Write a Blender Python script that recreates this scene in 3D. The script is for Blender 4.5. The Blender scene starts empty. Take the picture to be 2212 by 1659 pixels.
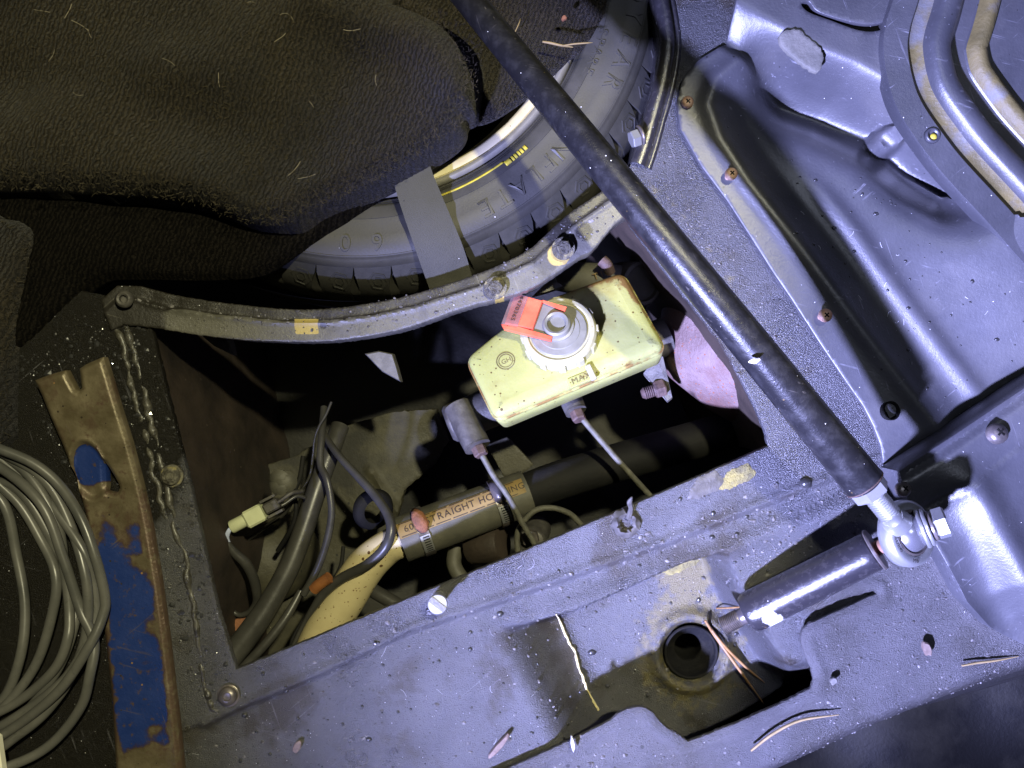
import bpy, bmesh, math, random
import numpy as np
from mathutils import Vector, Matrix
from mathutils.geometry import delaunay_2d_cdt

rng = random.Random(7)
nrg = np.random.RandomState(5)
scene = bpy.context.scene
COL = scene.collection

# ------------------------------------------------------------------ camera, world, lamps
S = 0.7 / 2212.0          # metres per photograph pixel on the panel plane z = 0
H = 0.606                 # camera height above that plane
CX, CY = 1106.0, 829.5

def P(x, y, z=0.0):
    k = S * (H - z) / H
    return Vector(((x - CX) * k, (CY - y) * k, z))

def Q(x, y, z):
    f = (H - z) / H
    return (CX + (x - CX) * f, CY + (y - CY) * f)

cam_d = bpy.data.cameras.new("camera")
cam_d.sensor_width = 36.0
cam_d.lens = 18.0 / (0.35 / H)
cam_d.clip_start = 0.01
cam_d.clip_end = 50
cam = bpy.data.objects.new("camera", cam_d)
cam.location = (0, 0, H)
COL.objects.link(cam)
scene.camera = cam

w = bpy.data.worlds.new("World")
scene.world = w
w.use_nodes = True
w.node_tree.nodes["Background"].inputs[0].default_value = (0.55, 0.58, 0.62, 1)
w.node_tree.nodes["Background"].inputs[1].default_value = 0.01

def spot(name, loc, target, power, col, angle, blend, radius):
    d = bpy.data.lights.new(name, 'SPOT')
    d.energy = power
    d.color = col
    d.spot_size = math.radians(angle)
    d.spot_blend = blend
    d.shadow_soft_size = radius
    o = bpy.data.objects.new(name, d)
    o.location = loc
    o.rotation_euler = (Vector(target) - Vector(loc)).to_track_quat('-Z', 'Y').to_euler()
    COL.objects.link(o)
    return o

def G(x, y, z):           # ground point given in panel-plane pixels, at any height
    return Vector(((x - CX) * S, (CY - y) * S, z))
spot("torch_blue_white", G(-700, 3370, 1.12), G(2160, 960, 0.0), 1000, (0.44, 0.47, 1.0), 37.5, 1.0, 0.036)
spot("torch_warm", G(2070, -380, 1.35), G(600, 1000, 0.0), 84, (1.0, 0.92, 0.52), 29.4, 0.25, 0.022)

spot("cool_fill", G(2120, -400, 1.38), G(1400, 700, 0.0), 14, (0.72, 0.78, 1.0), 95, 1.0, 0.03)  # added cool fill that lifts the dark trench of the liner

scene.view_settings.view_transform = 'Standard'
scene.view_settings.look = 'None'
scene.view_settings.exposure = 0.0
scene.view_settings.gamma = 1.0
scene.cycles.max_bounces = 6
scene.cycles.use_denoising = True

# ------------------------------------------------------------------ materials
def mat(name, c1, c2=None, ns=60, lo=.4, hi=.6, rough=(.5, .5), metal=0.0, bump=None, bump2=None,
        specks=(), c3=None, c3s=12, c3lo=.5, c3hi=.65, masks=(), sss=0, sheen=0, spec=.5, stretch=None, trans=0, coat=0, paint=None, alpha=1, scratch=None, ribs=None, mask_spec=None):
    m = bpy.data.materials.new(name)
    m.use_nodes = True
    nt = m.node_tree
    N, L = nt.nodes, nt.links
    b = N["Principled BSDF"]
    tc = N.new("ShaderNodeTexCoord")
    vec = tc.outputs["Object"]
    svec = vec
    if stretch:
        mp = N.new("ShaderNodeMapping")
        mp.inputs["Rotation"].default_value = (0, 0, math.radians(stretch[1]))
        mp.inputs["Scale"].default_value = stretch[0]
        L.new(vec, mp.inputs[0])
        svec = mp.outputs[0]

    def noise_(scale, detail=6, v=None, rough_=.6):
        n = N.new("ShaderNodeTexNoise")
        n.inputs["Scale"].default_value = scale
        n.inputs["Detail"].default_value = detail
        n.inputs["Roughness"].default_value = rough_
        L.new(v or vec, n.inputs["Vector"])
        return n.outputs["Fac"]

    def ramp(fac, a, c):
        r = N.new("ShaderNodeMapRange")
        r.inputs["From Min"].default_value = a
        r.inputs["From Max"].default_value = c
        L.new(fac, r.inputs["Value"])
        return r.outputs["Result"]

    def mix(fac, A, B):
        x = N.new("ShaderNodeMix")
        x.data_type = 'RGBA'
        if isinstance(fac, float):
            x.inputs[0].default_value = fac
        else:
            L.new(fac, x.inputs[0])
        for s_, v_ in ((6, A), (7, B)):
            if isinstance(v_, tuple):
                x.inputs[s_].default_value = (*v_, 1)
            else:
                L.new(v_, x.inputs[s_])
        return x.outputs[2]

    def mul(a, c):
        x = N.new("ShaderNodeMath")
        x.operation = 'MULTIPLY'
        L.new(a, x.inputs[0])
        if isinstance(c, (int, float)):
            x.inputs[1].default_value = c
        else:
            L.new(c, x.inputs[1])
        return x.outputs[0]

    col = c1
    f = None
    if c2:
        f = ramp(noise_(ns, 8, svec), lo, hi)
        col = mix(f, c1, c2)
    if c3:
        f3 = ramp(noise_(c3s, 7, svec), c3lo, c3hi)
        col = mix(f3, col, c3)
    rv = None
    if f is not None and rough[0] != rough[1]:
        x = N.new("ShaderNodeMapRange")
        x.inputs["To Min"].default_value, x.inputs["To Max"].default_value = rough
        L.new(f, x.inputs["Value"])
        rv = x.outputs["Result"]
    # masks: (attribute, colour, noise scale, amount of noise)
    mm = None
    for at, mc, msc, amt, *shift in masks:
        sh = shift[0] if shift else 0
        a = N.new("ShaderNodeAttribute")
        a.attribute_name = at
        n_ = noise_(msc, 8, svec)
        ad = N.new("ShaderNodeMath")
        ad.operation = 'MULTIPLY_ADD'
        L.new(n_, ad.inputs[0])
        ad.inputs[1].default_value = amt
        L.new(a.outputs["Fac"], ad.inputs[2])
        mf = ramp(ad.outputs[0], .5 + amt * .5 - .06 + sh, .5 + amt * .5 + .06 + sh)
        col = mix(mf, col, mc)
        mm = mf
    if scratch:
        scol, amount = scratch
        for k_, (sx_, rot_) in enumerate(((900, 20), (700, 75), (1100, 130))):
            mp2 = N.new("ShaderNodeMapping")
            mp2.inputs["Rotation"].default_value = (0, 0, math.radians(rot_))
            mp2.inputs["Scale"].default_value = (1, 34, 1)
            mp2.vector_type = 'TEXTURE'
            L.new(vec, mp2.inputs[0])
            wn = noise_(sx_ * .5, 3, mp2.outputs[0])
            area = ramp(noise_(25 + 7 * k_, 3), .5, .62)
            fs = mul(mul(ramp(wn, .65, .71), area), amount)
            col = mix(fs, col, scol)
    if ribs:
        wv = N.new("ShaderNodeTexWave")
        wv.inputs["Scale"].default_value = ribs[0]
        wv.inputs["Distortion"].default_value = 6
        wv.inputs["Detail"].default_value = 3
        wv.inputs["Detail Scale"].default_value = 2.5
        mp3 = N.new("ShaderNodeMapping")
        mp3.inputs["Rotation"].default_value = (0, 0, math.radians(ribs[1]))
        L.new(vec, mp3.inputs[0])
        L.new(mp3.outputs[0], wv.inputs["Vector"])
        rib_out = wv.outputs["Fac"]
        col = mix(mul(rib_out, ribs[2]), col, ribs[3])  # relief shade of the weave is also put into the colour
    for sc_, sscale, thr, prob in specks:
        v = N.new("ShaderNodeTexVoronoi")
        v.inputs["Scale"].default_value = sscale
        L.new(vec, v.inputs["Vector"])
        lt = N.new("ShaderNodeMath")
        lt.operation = 'LESS_THAN'
        L.new(v.outputs["Distance"], lt.inputs[0])
        sep = N.new("ShaderNodeSeparateColor")
        L.new(v.outputs["Color"], sep.inputs[0])
        th = mul(sep.outputs[1], thr)
        L.new(th, lt.inputs[1])
        gt = N.new("ShaderNodeMath")
        gt.operation = 'LESS_THAN'
        L.new(sep.outputs[0], gt.inputs[0])
        gt.inputs[1].default_value = prob
        col = mix(mul(lt.outputs[0], gt.outputs[0]), col, sc_)
    if isinstance(col, tuple):
        b.inputs["Base Color"].default_value = (*col, 1)
    else:
        L.new(col, b.inputs["Base Color"])
    if rv is not None:
        L.new(rv, b.inputs["Roughness"])
    else:
        b.inputs["Roughness"].default_value = rough[0]
    b.inputs["Metallic"].default_value = metal
    b.inputs["Specular IOR Level"].default_value = spec
    if mask_spec is not None and mm is not None:
        x = N.new("ShaderNodeMapRange")
        x.inputs["To Min"].default_value = spec
        x.inputs["To Max"].default_value = mask_spec
        L.new(mm, x.inputs["Value"])
        L.new(x.outputs["Result"], b.inputs["Specular IOR Level"])
    if sss:
        b.inputs["Subsurface Weight"].default_value = sss
        b.inputs["Subsurface Radius"].default_value = (.006, .006, .003)
        b.inputs["Subsurface Scale"].default_value = 1.0
    if sheen:
        b.inputs["Sheen Weight"].default_value = sheen
        b.inputs["Sheen Roughness"].default_value = .5
    if coat:
        b.inputs["Coat Weight"].default_value = coat
        b.inputs["Coat Roughness"].default_value = .28
    if trans:
        b.inputs["Transmission Weight"].default_value = trans
    if alpha < 1:
        b.inputs["Alpha"].default_value = alpha
    prev = None
    for bb in (bump, bump2):
        if not bb:
            continue
        bn = N.new("ShaderNodeBump")
        bn.inputs["Strength"].default_value = bb[1]
        bn.inputs["Distance"].default_value = bb[2]
        L.new(noise_(bb[0], 6, svec if len(bb) > 3 else vec, .65), bn.inputs["Height"])
        if prev:
            L.new(prev, bn.inputs["Normal"])
        prev = bn.outputs[0]
    if ribs:
        bn = N.new("ShaderNodeBump")
        bn.inputs["Strength"].default_value = .7
        bn.inputs["Distance"].default_value = .0012
        L.new(rib_out, bn.inputs["Height"])
        if prev:
            L.new(prev, bn.inputs["Normal"])
        prev = bn.outputs[0]
    if prev:
        L.new(prev, b.inputs["Normal"])
    return m

W_ = (.75, .75, .78)
M = {}
M['panel'] = mat("dusty_black_paint", (.033, .033, .035), (.066, .066, .070), 16, .35, .7, (.25, .36), bump=(1150, 1.0, .0011), bump2=(210, .55, .0013),
                 specks=((W_, 430, .11, .3), (W_, 210, .07, .15), ((.012, .011, .01), 260, .2, .45), ((.012, .011, .01), 520, .25, .5)), c3=(.026, .022, .016), c3s=22, c3lo=.54, c3hi=.63,
                 masks=(('grime_dark', (.014, .013, .011), 85, .8), ('khaki', (.105, .09, .04), 150, .7), ('wet', (.010, .009, .007), 60, .5)), scratch=((.22, .22, .24), .3), spec=.7, mask_spec=.16)
M['rail'] = mat("worn_black_rail", (.075, .072, .058), (.12, .115, .095), 30, .35, .65, (.35, .55), bump=(500, .5, .0008), bump2=(110, .4, .0012),
                specks=((W_, 380, .14, .12), ((.012, .011, .01), 200, .22, .25)), c3=(.05, .048, .04), c3s=30, c3lo=.5, c3hi=.66,
                masks=(('dirt', (.018, .016, .012), 70, .6), ('patch', (.34, .26, .065), 110, .6)), coat=.1, scratch=((.2, .19, .15), .4))
M['plastic'] = mat("scuffed_black_plastic", (.034, .035, .040), (.066, .066, .074), 14, .3, .7, (.36, .46), bump=(520, .35, .0005), bump2=(60, .2, .0012),
                   specks=((W_, 330, .11, .10), ((.015, .015, .015), 170, .14, .2)), c3=(.105, .102, .098), c3s=11, c3lo=.55, c3hi=.85, scratch=((.26, .26, .29), .5), spec=.75)
M['dusty'] = mat("grit_dusted_paint", (.036, .035, .036), (.066, .064, .064), 30, .3, .75, (.30, .42), bump=(1250, 1.0, .0011), bump2=(240, .6, .0013),
                 specks=((W_, 420, .12, .14), ((.012, .011, .01), 320, .22, .45), ((.012, .011, .01), 160, .22, .15)), c3=(.03, .028, .024), c3s=16, c3lo=.52, c3hi=.68, spec=.6)
M['tube'] = mat("gloss_black_tube_paint", (.011, .011, .0125), (.026, .026, .028), 130, .45, .75, (.30, .42), bump=(620, .4, .0005),
                specks=((W_, 360, .13, .1), ((.1, .07, .03), 200, .12, .2)), spec=.3, coat=.04, scratch=((.12, .11, .1), .5))
M['cloth'] = mat("black_felt", (.020, .016, .010), (.056, .045, .029), 420, .35, .7, (1, 1), bump=(900, 1.0, .0022),
                 c3=(.018, .017, .018), c3s=9, c3lo=.45, c3hi=.65, sheen=.12, spec=.05, ribs=(105, 22, .8, (.003, .0026, .002)))
M['shaded_cloth'] = mat("shade_darkened_felt", (.008, .007, .006), (.020, .017, .013), 420, .35, .7, (1, 1), bump=(900, 1.0, .003), spec=.05, ribs=(105, 22, .8, (.002, .002, .002)))  # the same felt in a darker colour that stands for shade
M['pile'] = mat("black_felt_pile", (.02, .017, .011), (.075, .064, .043), 300, .35, .7, (1, 1), spec=.05)
M['rubber'] = mat("dusty_tyre_rubber", (.033, .032, .026), (.057, .055, .045), 30, .35, .7, (.5, .65), bump=(700, .35, .0004), specks=((W_, 250, .1, .1),), c3=(.035, .034, .03), c3s=18, c3lo=.5, c3hi=.7)
M['rubber_dark'] = mat("black_tread_rubber", (.03, .03, .027), (.05, .048, .042), 50, .35, .7, (.5, .7), bump=(600, .3, .0004))
M['strap'] = mat("grey_rubber_strap", (.042, .042, .034), (.056, .055, .045), 90, .3, .7, (.6, .7), bump=(1400, .7, .0006), specks=((W_, 200, .06, .15), ((.01, .01, .01), 240, .14, .2)))
M['rim'] = mat("worn_cream_rim_paint", (.68, .62, .40), (.6, .52, .3), 60, .4, .7, (.4, .55), bump=(500, .2, .0004),
               c3=(.05, .032, .02), c3s=17, c3lo=.66, c3hi=.68, specks=(((.08, .05, .03), 300, .15, .3),))
M['brass'] = mat("silver_rim_edge", (.6, .58, .5), (.4, .38, .32), 90, .4, .7, (.3, .5), metal=.6, bump=(500, .2, .0004))
M['yellow'] = mat("yellow_paint_line", (.5, .42, .03), (.3, .25, .04), 200, .4, .7, (.6, .6))
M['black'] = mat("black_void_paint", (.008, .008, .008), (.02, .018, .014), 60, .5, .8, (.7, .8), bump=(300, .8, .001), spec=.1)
M['wall'] = mat("brown_grimed_metal", (.016, .012, .009), (.05, .034, .022), 18, .35, .7, (.6, .8), bump=(300, .5, .001), specks=(((.15, .12, .09), 130, .12, .2),))
M['floor'] = mat("olive_grimed_floor", (.034, .032, .020), (.082, .075, .046), 14, .35, .65, (.5, .7), bump=(250, .5, .0012), c3=(.02, .019, .014), c3s=13, c3lo=.48, c3hi=.62,
                 specks=(((.3, .28, .2), 160, .1, .2), ((.02, .02, .015), 90, .2, .3)))
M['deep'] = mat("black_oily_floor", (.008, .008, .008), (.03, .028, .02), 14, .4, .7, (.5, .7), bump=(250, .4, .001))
M['oilpipe'] = mat("oily_black_pipe", (.008, .008, .008), (.018, .017, .015), 30, .45, .75, (.7, .8), bump=(300, .5, .0008), c3=(.05, .044, .03), c3s=28, c3lo=.64, c3hi=.75, spec=.2)
M['steel'] = mat("rust_browned_steel", (.10, .08, .045), (.17, .14, .085), 70, .35, .7, (.35, .55), metal=.35, bump=(400, .4, .0006),
                 specks=(((.3, .17, .07), 150, .15, .2), ((.04, .03, .02), 260, .2, .25)), c3=(.085, .055, .034), c3s=40, c3lo=.52, c3hi=.66, masks=(('blue', (.055, .028, .016), 42, 1.1, -.06), ('blue', (.016, .040, .185), 42, 1.1), ('wear', (.095, .062, .04), 190, 1.0)), scratch=((.13, .10, .07), .6))
M['rustdark'] = mat("purple_brown_rust", (.055, .035, .030), (.11, .07, .055), 200, .35, .65, (.6, .75), metal=.2, bump=(600, .7, .0008))
M['rust'] = mat("orange_rust", (.30, .12, .05), (.16, .07, .035), 120, .35, .65, (.8, .9), bump=(500, .9, .001))
M['rustscrew'] = mat("rusted_screw", (.36, .2, .13), (.5, .36, .3), 300, .35, .65, (.5, .6), metal=.3, bump=(700, .5, .0005))
M['cable'] = mat("grey_cable_sheath", (.06, .061, .056), (.118, .115, .102), 25, .35, .7, (.30, .42), bump=(500, .15, .0003), scratch=((.06, .06, .05), .6))
M['tank'] = mat("yellowed_translucent_plastic", (.30, .315, .10), (.35, .35, .125), 16, .35, .65, (.32, .45), bump=(350, .25, .0005), bump2=(40, .3, .0016), sss=.35,
                c3=(.20, .155, .032), c3s=19, c3lo=.52, c3hi=.74, specks=(((.10, .065, .02), 330, .26, .5), ((.08, .055, .02), 140, .16, .35)),
                masks=(('stain', (.17, .10, .03), 110, .8),))
M['cap'] = mat("ivory_plastic", (.36, .345, .215), (.30, .28, .14), 80, .5, .75, (.35, .45), bump=(300, .2, .0004), sss=.2, specks=(((.3, .2, .06), 240, .12, .2),))
M['grey'] = mat("grey_cap_plastic", (.15, .148, .12), (.215, .212, .175), 60, .4, .7, (.35, .5), bump=(500, .2, .0003), specks=(((.5, .5, .5), 300, .1, .2),))
M['red'] = mat("faded_red_plastic", (.72, .08, .035), (.85, .16, .07), 50, .35, .7, (.35, .45), bump=(400, .2, .0004), specks=(((.1, .03, .02), 300, .16, .3),))
M['tape'] = mat("dirty_clear_tape", (.20, .12, .10), (.32, .22, .2), 90, .4, .7, (.25, .3), alpha=.42)
M['ink'] = mat("black_ink", (.03, .02, .015), None, rough=(.6, .6))
M['zinc'] = mat("zinc_plate", (.62, .63, .62), (.45, .46, .46), 120, .4, .7, (.28, .42), metal=.8, bump=(500, .2, .0003))
M['chrome'] = mat("polished_ball_steel", (.30, .30, .33), None, rough=(.26, .26), metal=.75, spec=.8)
M['copper'] = mat("copper_sleeve", (.62, .36, .26), (.4, .22, .15), 200, .4, .6, (.4, .5), metal=.6)
M['darkmetal'] = mat("oily_dark_steel", (.10, .09, .085), (.2, .17, .15), 100, .4, .7, (.3, .45), metal=.5, bump=(400, .3, .0004))
M['gloss'] = mat("gloss_black_enamel", (.020, .019, .022), (.042, .039, .040), 200, .5, .75, (.24, .36), bump=(420, .55, .0006), coat=.5,
                 specks=((W_, 330, .16, .15), ((.2, .12, .07), 160, .14, .15)), masks=(('bare', (.7, .7, .68), 150, .8),))
M['cast'] = mat("grey_cast_metal", (.06, .056, .05), (.12, .113, .098), 100, .4, .7, (.5, .6), metal=.3, bump=(700, .6, .0006))
M['pipe'] = mat("greyed_brake_pipe", (.06, .058, .042), (.12, .115, .085), 150, .4, .7, (.6, .7), bump=(700, .4, .0005))
M['crust'] = mat("crusted_fastener", (.05, .045, .032), (.15, .14, .10), 220, .4, .65, (.4, .7), bump=(420, 1.0, .002), c3=(.28, .24, .10), c3s=130, c3lo=.56, c3hi=.66)
M['mudgrey'] = mat("grey_mud_flake", (.12, .117, .10), (.18, .172, .145), 60, .4, .7, (.75, .8), bump=(300, .6, .001))
M['pink'] = mat("mottled_rusty_primer", (.12, .078, .068), (.185, .13, .12), 45, .35, .65, (.5, .65), bump=(400, .8, .0014),
                specks=(((.2, .07, .03), 420, .34, .6), ((.04, .03, .03), 130, .16, .3)), c3=(.13, .07, .055), c3s=30, c3lo=.5, c3hi=.68)
M['cream'] = mat("spotted_cream_pipe", (.58, .50, .27), (.5, .42, .22), 45, .35, .7, (.45, .6), bump=(300, .2, .0006),
                 specks=(((.12, .07, .03), 190, .3, .35), ((.2, .12, .05), 420, .3, .35)))
M['hose'] = mat("black_hose_rubber", (.06, .058, .045), (.10, .095, .07), 60, .35, .7, (.55, .65), bump=(500, .4, .0006), c3=(.16, .13, .08), c3s=30, c3lo=.6, c3hi=.75)
M['loom'] = mat("black_vinyl_sleeve", (.035, .034, .03), (.055, .053, .046), 50, .35, .7, (.32, .45), bump=(300, .2, .0005))
M['label'] = mat("yellowed_paper_label", (.23, .155, .05), (.165, .105, .032), 60, .4, .7, (.6, .7), specks=(((.12, .07, .03), 260, .2, .3),), c3=(.13, .075, .03), c3s=60, c3lo=.55, c3hi=.7)
M['pale'] = mat("pale_grey", (.10, .097, .087), (.18, .173, .155), 120, .4, .7, (.5, .6), metal=.2, bump=(600, .3, .0005))
M['ochre'] = mat("ochre_film", (.085, .070, .026), (.15, .118, .038), 40, .35, .7, (.5, .7), bump=(300, .6, .001), c3=(.11, .11, .11), c3s=25, c3lo=.48, c3hi=.62)
M['connector'] = mat("pale_green_nylon", (.52, .54, .33), (.44, .46, .28), 100, .4, .7, (.5, .5))
M['wire'] = mat("blue_white_wire", (.45, .5, .68), None, rough=(.4, .4))
M['orange'] = mat("orange_tape", (.25, .095, .028), (.18, .065, .02), 90, .4, .6, (.5, .6))
M['needle'] = mat("dry_pine_needle", (.20, .105, .035), (.30, .18, .07), 200, .4, .7, (.5, .5))
M['straw'] = mat("pale_dry_straw", (.27, .20, .09), (.20, .15, .06), 200, .4, .7, (.6, .6))
M['chip'] = mat("dry_bark_chip", (.10, .07, .055), (.19, .145, .115), 200, .4, .7, (.8, .8), bump=(600, .6, .0006))
M['grit'] = mat("soil_grit", (.03, .027, .024), (.24, .23, .225), 260, .45, .7, (.6, .8))
M['drop'] = mat("water_bead", (.03, .03, .03), None, rough=(.05, .05), spec=1.0, coat=1)
M['lint'] = mat("pale_lint", (.42, .37, .27), None, rough=(.7, .7))
M['seal'] = mat("black_sealant", (.03, .028, .022), (.075, .07, .052), 110, .4, .7, (.2, .45), bump=(240, .8, .002), coat=.3)
M['highlight_paint'] = mat("painted_edge_highlight", (.62, .55, .30), (.5, .42, .2), 200, .4, .7, (.5, .5))
M['moss_and_light'] = mat("yellow_lichen_and_light", (.24, .205, .06), (.13, .115, .05), 200, .35, .65, (.8, .8), bump=(500, 1, .0015))  # lichen colour; also paints the warm light in the recess
M['white'] = mat("white_plastic", (.8, .78, .62), None, rough=(.5, .5))
M['scuff'] = mat("white_scuff", (.4, .4, .42), None, rough=(.6, .6))

# ------------------------------------------------------------------ object helpers
ORG = {}

def meta(o, label=None, cat=None, group=None, kind=None):
    if label: o['label'] = label
    if cat: o['category'] = cat
    if group: o['group'] = group
    if kind: o['kind'] = kind
    return o

def thing(name, label, cat, loc, group=None):
    o = bpy.data.objects.new(name, None)
    o.empty_display_size = .01
    o.location = loc
    COL.objects.link(o)
    ORG[o.name] = Vector(loc)
    return meta(o, label, cat, group)

def add(name, geo, m, parent=None, smooth=True, attrs=None, org=None, flat_from=None):
    verts, faces = geo[0], geo[1]
    if parent is not None:
        base = ORG[parent.name]
    elif org is not None:
        base = Vector(org)
    else:
        n = len(verts)
        base = Vector((sum(v[0] for v in verts) / n, sum(v[1] for v in verts) / n, min(v[2] for v in verts)))
    me = bpy.data.meshes.new(name)
    me.from_pydata([(v[0] - base[0], v[1] - base[1], v[2] - base[2]) for v in verts], [], faces)
    if smooth:
        me.polygons.foreach_set("use_smooth", [True] * len(me.polygons))
        if smooth is not True:
            me.set_sharp_from_angle(angle=math.radians(smooth))
    me.materials.append(M[m] if isinstance(m, str) else m)
    for k, v in (attrs or {}).items():
        a = me.attributes.new(k, 'FLOAT', 'POINT')
        a.data.foreach_set("value", np.asarray(v, dtype=np.float32))
    o = bpy.data.objects.new(name, me)
    COL.objects.link(o)
    if parent is not None:
        o.parent = parent
    else:
        o.location = base
    ORG[o.name] = base
    return o

def cr(pts, n=8, closed=False):
    """Catmull-Rom through points (tuples of any dimension)."""
    A = [np.array(p, float) for p in pts]
    k = len(A)
    out = []
    rngk = range(k if closed else k - 1)
    for i in rngk:
        p1, p2 = A[i], A[(i + 1) % k]
        p0 = A[(i - 1) % k] if (closed or i > 0) else 2 * p1 - p2
        p3 = A[(i + 2) % k] if (closed or i + 2 < k) else 2 * p2 - p1
        for t in np.linspace(0, 1, n, endpoint=False):
            out.append(.5 * ((2 * p1) + (p2 - p0) * t + (2 * p0 - 5 * p1 + 4 * p2 - p3) * t * t + (3 * p1 - p0 - 3 * p2 + p3) * t ** 3))
    if not closed:
        out.append(A[-1])
    return [tuple(p) for p in out]

def densify(poly, step, closed=True):
    out = []
    n = len(poly)
    for i in range(n if closed else n - 1):
        a, b = np.array(poly[i], float), np.array(poly[(i + 1) % n], float)
        m = max(1, int(round(np.linalg.norm(b - a) / step)))
        for j in range(m):
            out.append(a + (b - a) * j / m)
    if not closed:
        out.append(np.array(poly[-1], float))
    return np.array(out)

def inside(px, py, poly):
    r = np.zeros(len(px), bool)
    n = len(poly)
    x1, y1 = poly[:, 0], poly[:, 1]
    x2, y2 = np.roll(x1, -1), np.roll(y1, -1)
    for i in range(n):
        c = (y1[i] > py) != (y2[i] > py)
        if not c.any():
            continue
        xx = (x2[i] - x1[i]) * (py - y1[i]) / (y2[i] - y1[i] + 1e-12) + x1[i]
        r ^= c & (px < xx)
    return r

def pdist(px, py, line, closed=False, signed=False):
    """Distance from points to a polyline; signed: positive to the right of its direction on the picture (y down)."""
    L = np.array(line, float)
    if closed:
        L = np.vstack([L, L[:1]])
    best = np.full(len(px), 1e9)
    sg = np.ones(len(px))
    for i in range(len(L) - 1):
        a, b = L[i, :2], L[i + 1, :2]
        d = b - a
        l2 = d @ d + 1e-12
        t = np.clip(((px - a[0]) * d[0] + (py - a[1]) * d[1]) / l2, 0, 1)
        dx, dy = px - a[0] - t * d[0], py - a[1] - t * d[1]
        q = np.hypot(dx, dy)
        u = q < best
        best = np.where(u, q, best)
        if signed:
            sg = np.where(u, np.sign(d[0] * (py - a[1]) - d[1] * (px - a[0])), sg)
    return best * sg if signed else best

def ss(x, a, b):
    t = np.clip((x - a) / (b - a), 0, 1)
    return t * t * (3 - 2 * t)

def wob(px, py, amp, sc, seed=0):
    r = np.random.RandomState(seed)
    v = np.zeros(len(px))
    for _ in range(7):
        a = r.uniform(0, 6.283)
        f = sc * r.uniform(.5, 2)
        v += np.sin((px * math.cos(a) + py * math.sin(a)) * f + r.uniform(0, 6.28)) / 7 ** .5
    return v * amp

def sheet(name, outline, z0, hf, m, holes=(), step=8, depth=.003, parent=None, attrs=None, lip=.0004, rough_edge=0, seed=1):
    """A sheet of real thickness: exact outline, holes, a height field between and turned-down edges. Outlines in photograph pixels at z0."""
    def base(poly, z):
        return np.array([Q(p[0], p[1], z) for p in poly])
    rings = [densify(base(outline, z0), step * .8)]
    for hp, hz in holes:
        rings.append(densify(base(hp, hz), step * .6))
    if rough_edge:
        r_ = np.random.RandomState(seed)
        rings = [r + r_.normal(0, rough_edge, r.shape) for r in rings]
    o = rings[0]
    x0, y0 = o.min(0)
    x1, y1 = o.max(0)
    xs, ys = np.meshgrid(np.arange(x0, x1, step), np.arange(y0, y1, step * .866))
    xs = xs + (np.arange(xs.shape[0]) % 2)[:, None] * step * .5
    gx, gy = xs.ravel(), ys.ravel()
    k = inside(gx, gy, o)
    for r in rings[1:]:
        k &= ~inside(gx, gy, r)
    gx, gy = gx[k], gy[k]
    dd = np.full(len(gx), 1e9)
    for r in rings:
        dd = np.minimum(dd, pdist(gx, gy, r, True))
    k = dd > step * .5
    gx, gy, dd = gx[k], gy[k], dd[k]
    co = []
    edges = []
    for r in rings:
        s = len(co)
        co += [Vector((float(a), float(b))) for a, b in r]
        edges += [(s + i, s + (i + 1) % len(r)) for i in range(len(r))]
    nb = len(co)
    co += [Vector((float(a), float(b))) for a, b in zip(gx, gy)]
    vo, eo, fo = delaunay_2d_cdt(co, edges, [], 0, 1e-6)[:3]
    V = np.array([(v.x, v.y) for v in vo])
    F = np.array([f for f in fo])
    c = V[F].mean(1)
    k = inside(c[:, 0], c[:, 1], o)
    for r in rings[1:]:
        k &= ~inside(c[:, 0], c[:, 1], r)
    F = F[k]
    dall = np.full(len(V), 1e9)
    for r in rings:
        dall = np.minimum(dall, pdist(V[:, 0], V[:, 1], r, True))
    Z = hf(V[:, 0], V[:, 1], dall) if hf else np.full(len(V), z0)
    X = (V[:, 0] - CX) * S
    Y = (CY - V[:, 1]) * S
    # orient upward
    a = (X[F[:, 1]] - X[F[:, 0]]) * (Y[F[:, 2]] - Y[F[:, 0]]) - (X[F[:, 2]] - X[F[:, 0]]) * (Y[F[:, 1]] - Y[F[:, 0]])
    F[a < 0] = F[a < 0][:, ::-1]
    verts = [(x, y, z) for x, y, z in zip(X, Y, Z)]
    faces = [tuple(int(i) for i in f) for f in F]
    # turned-down edges
    cnt = {}
    for f in faces:
        for i in range(3):
            e = (f[i], f[(i + 1) % 3])
            cnt[e] = cnt.get(e, 0) + 1
    bed = [e for e in cnt if (e[1], e[0]) not in cnt]
    nrm = {}
    for a_, b_ in bed:
        d = np.array([X[b_] - X[a_], Y[b_] - Y[a_]])
        n_ = np.array([d[1], -d[0]])
        n_ /= np.linalg.norm(n_) + 1e-12
        for q in (a_, b_):
            nrm[q] = nrm.get(q, np.zeros(2)) + n_
    i1, i2 = {}, {}
    src = list(range(len(verts)))
    for q, n_ in nrm.items():
        n_ = n_ / (np.linalg.norm(n_) + 1e-12)
        i1[q] = len(verts)
        verts.append((X[q] + n_[0] * lip, Y[q] + n_[1] * lip, Z[q] - lip))
        src.append(q)
        i2[q] = len(verts)
        verts.append((X[q] + n_[0] * lip, Y[q] + n_[1] * lip, Z[q] - depth))
        src.append(q)
    for a_, b_ in bed:
        faces.append((b_, a_, i1[a_], i1[b_]))
        faces.append((i1[b_], i1[a_], i2[a_], i2[b_]))
    at = {}
    for kname, fn in (attrs or {}).items():
        v = fn(V[:, 0], V[:, 1], dall)
        at[kname] = np.asarray(v)[src]
    return add(name, (verts, faces), m, parent, smooth=50, attrs=at)

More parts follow.
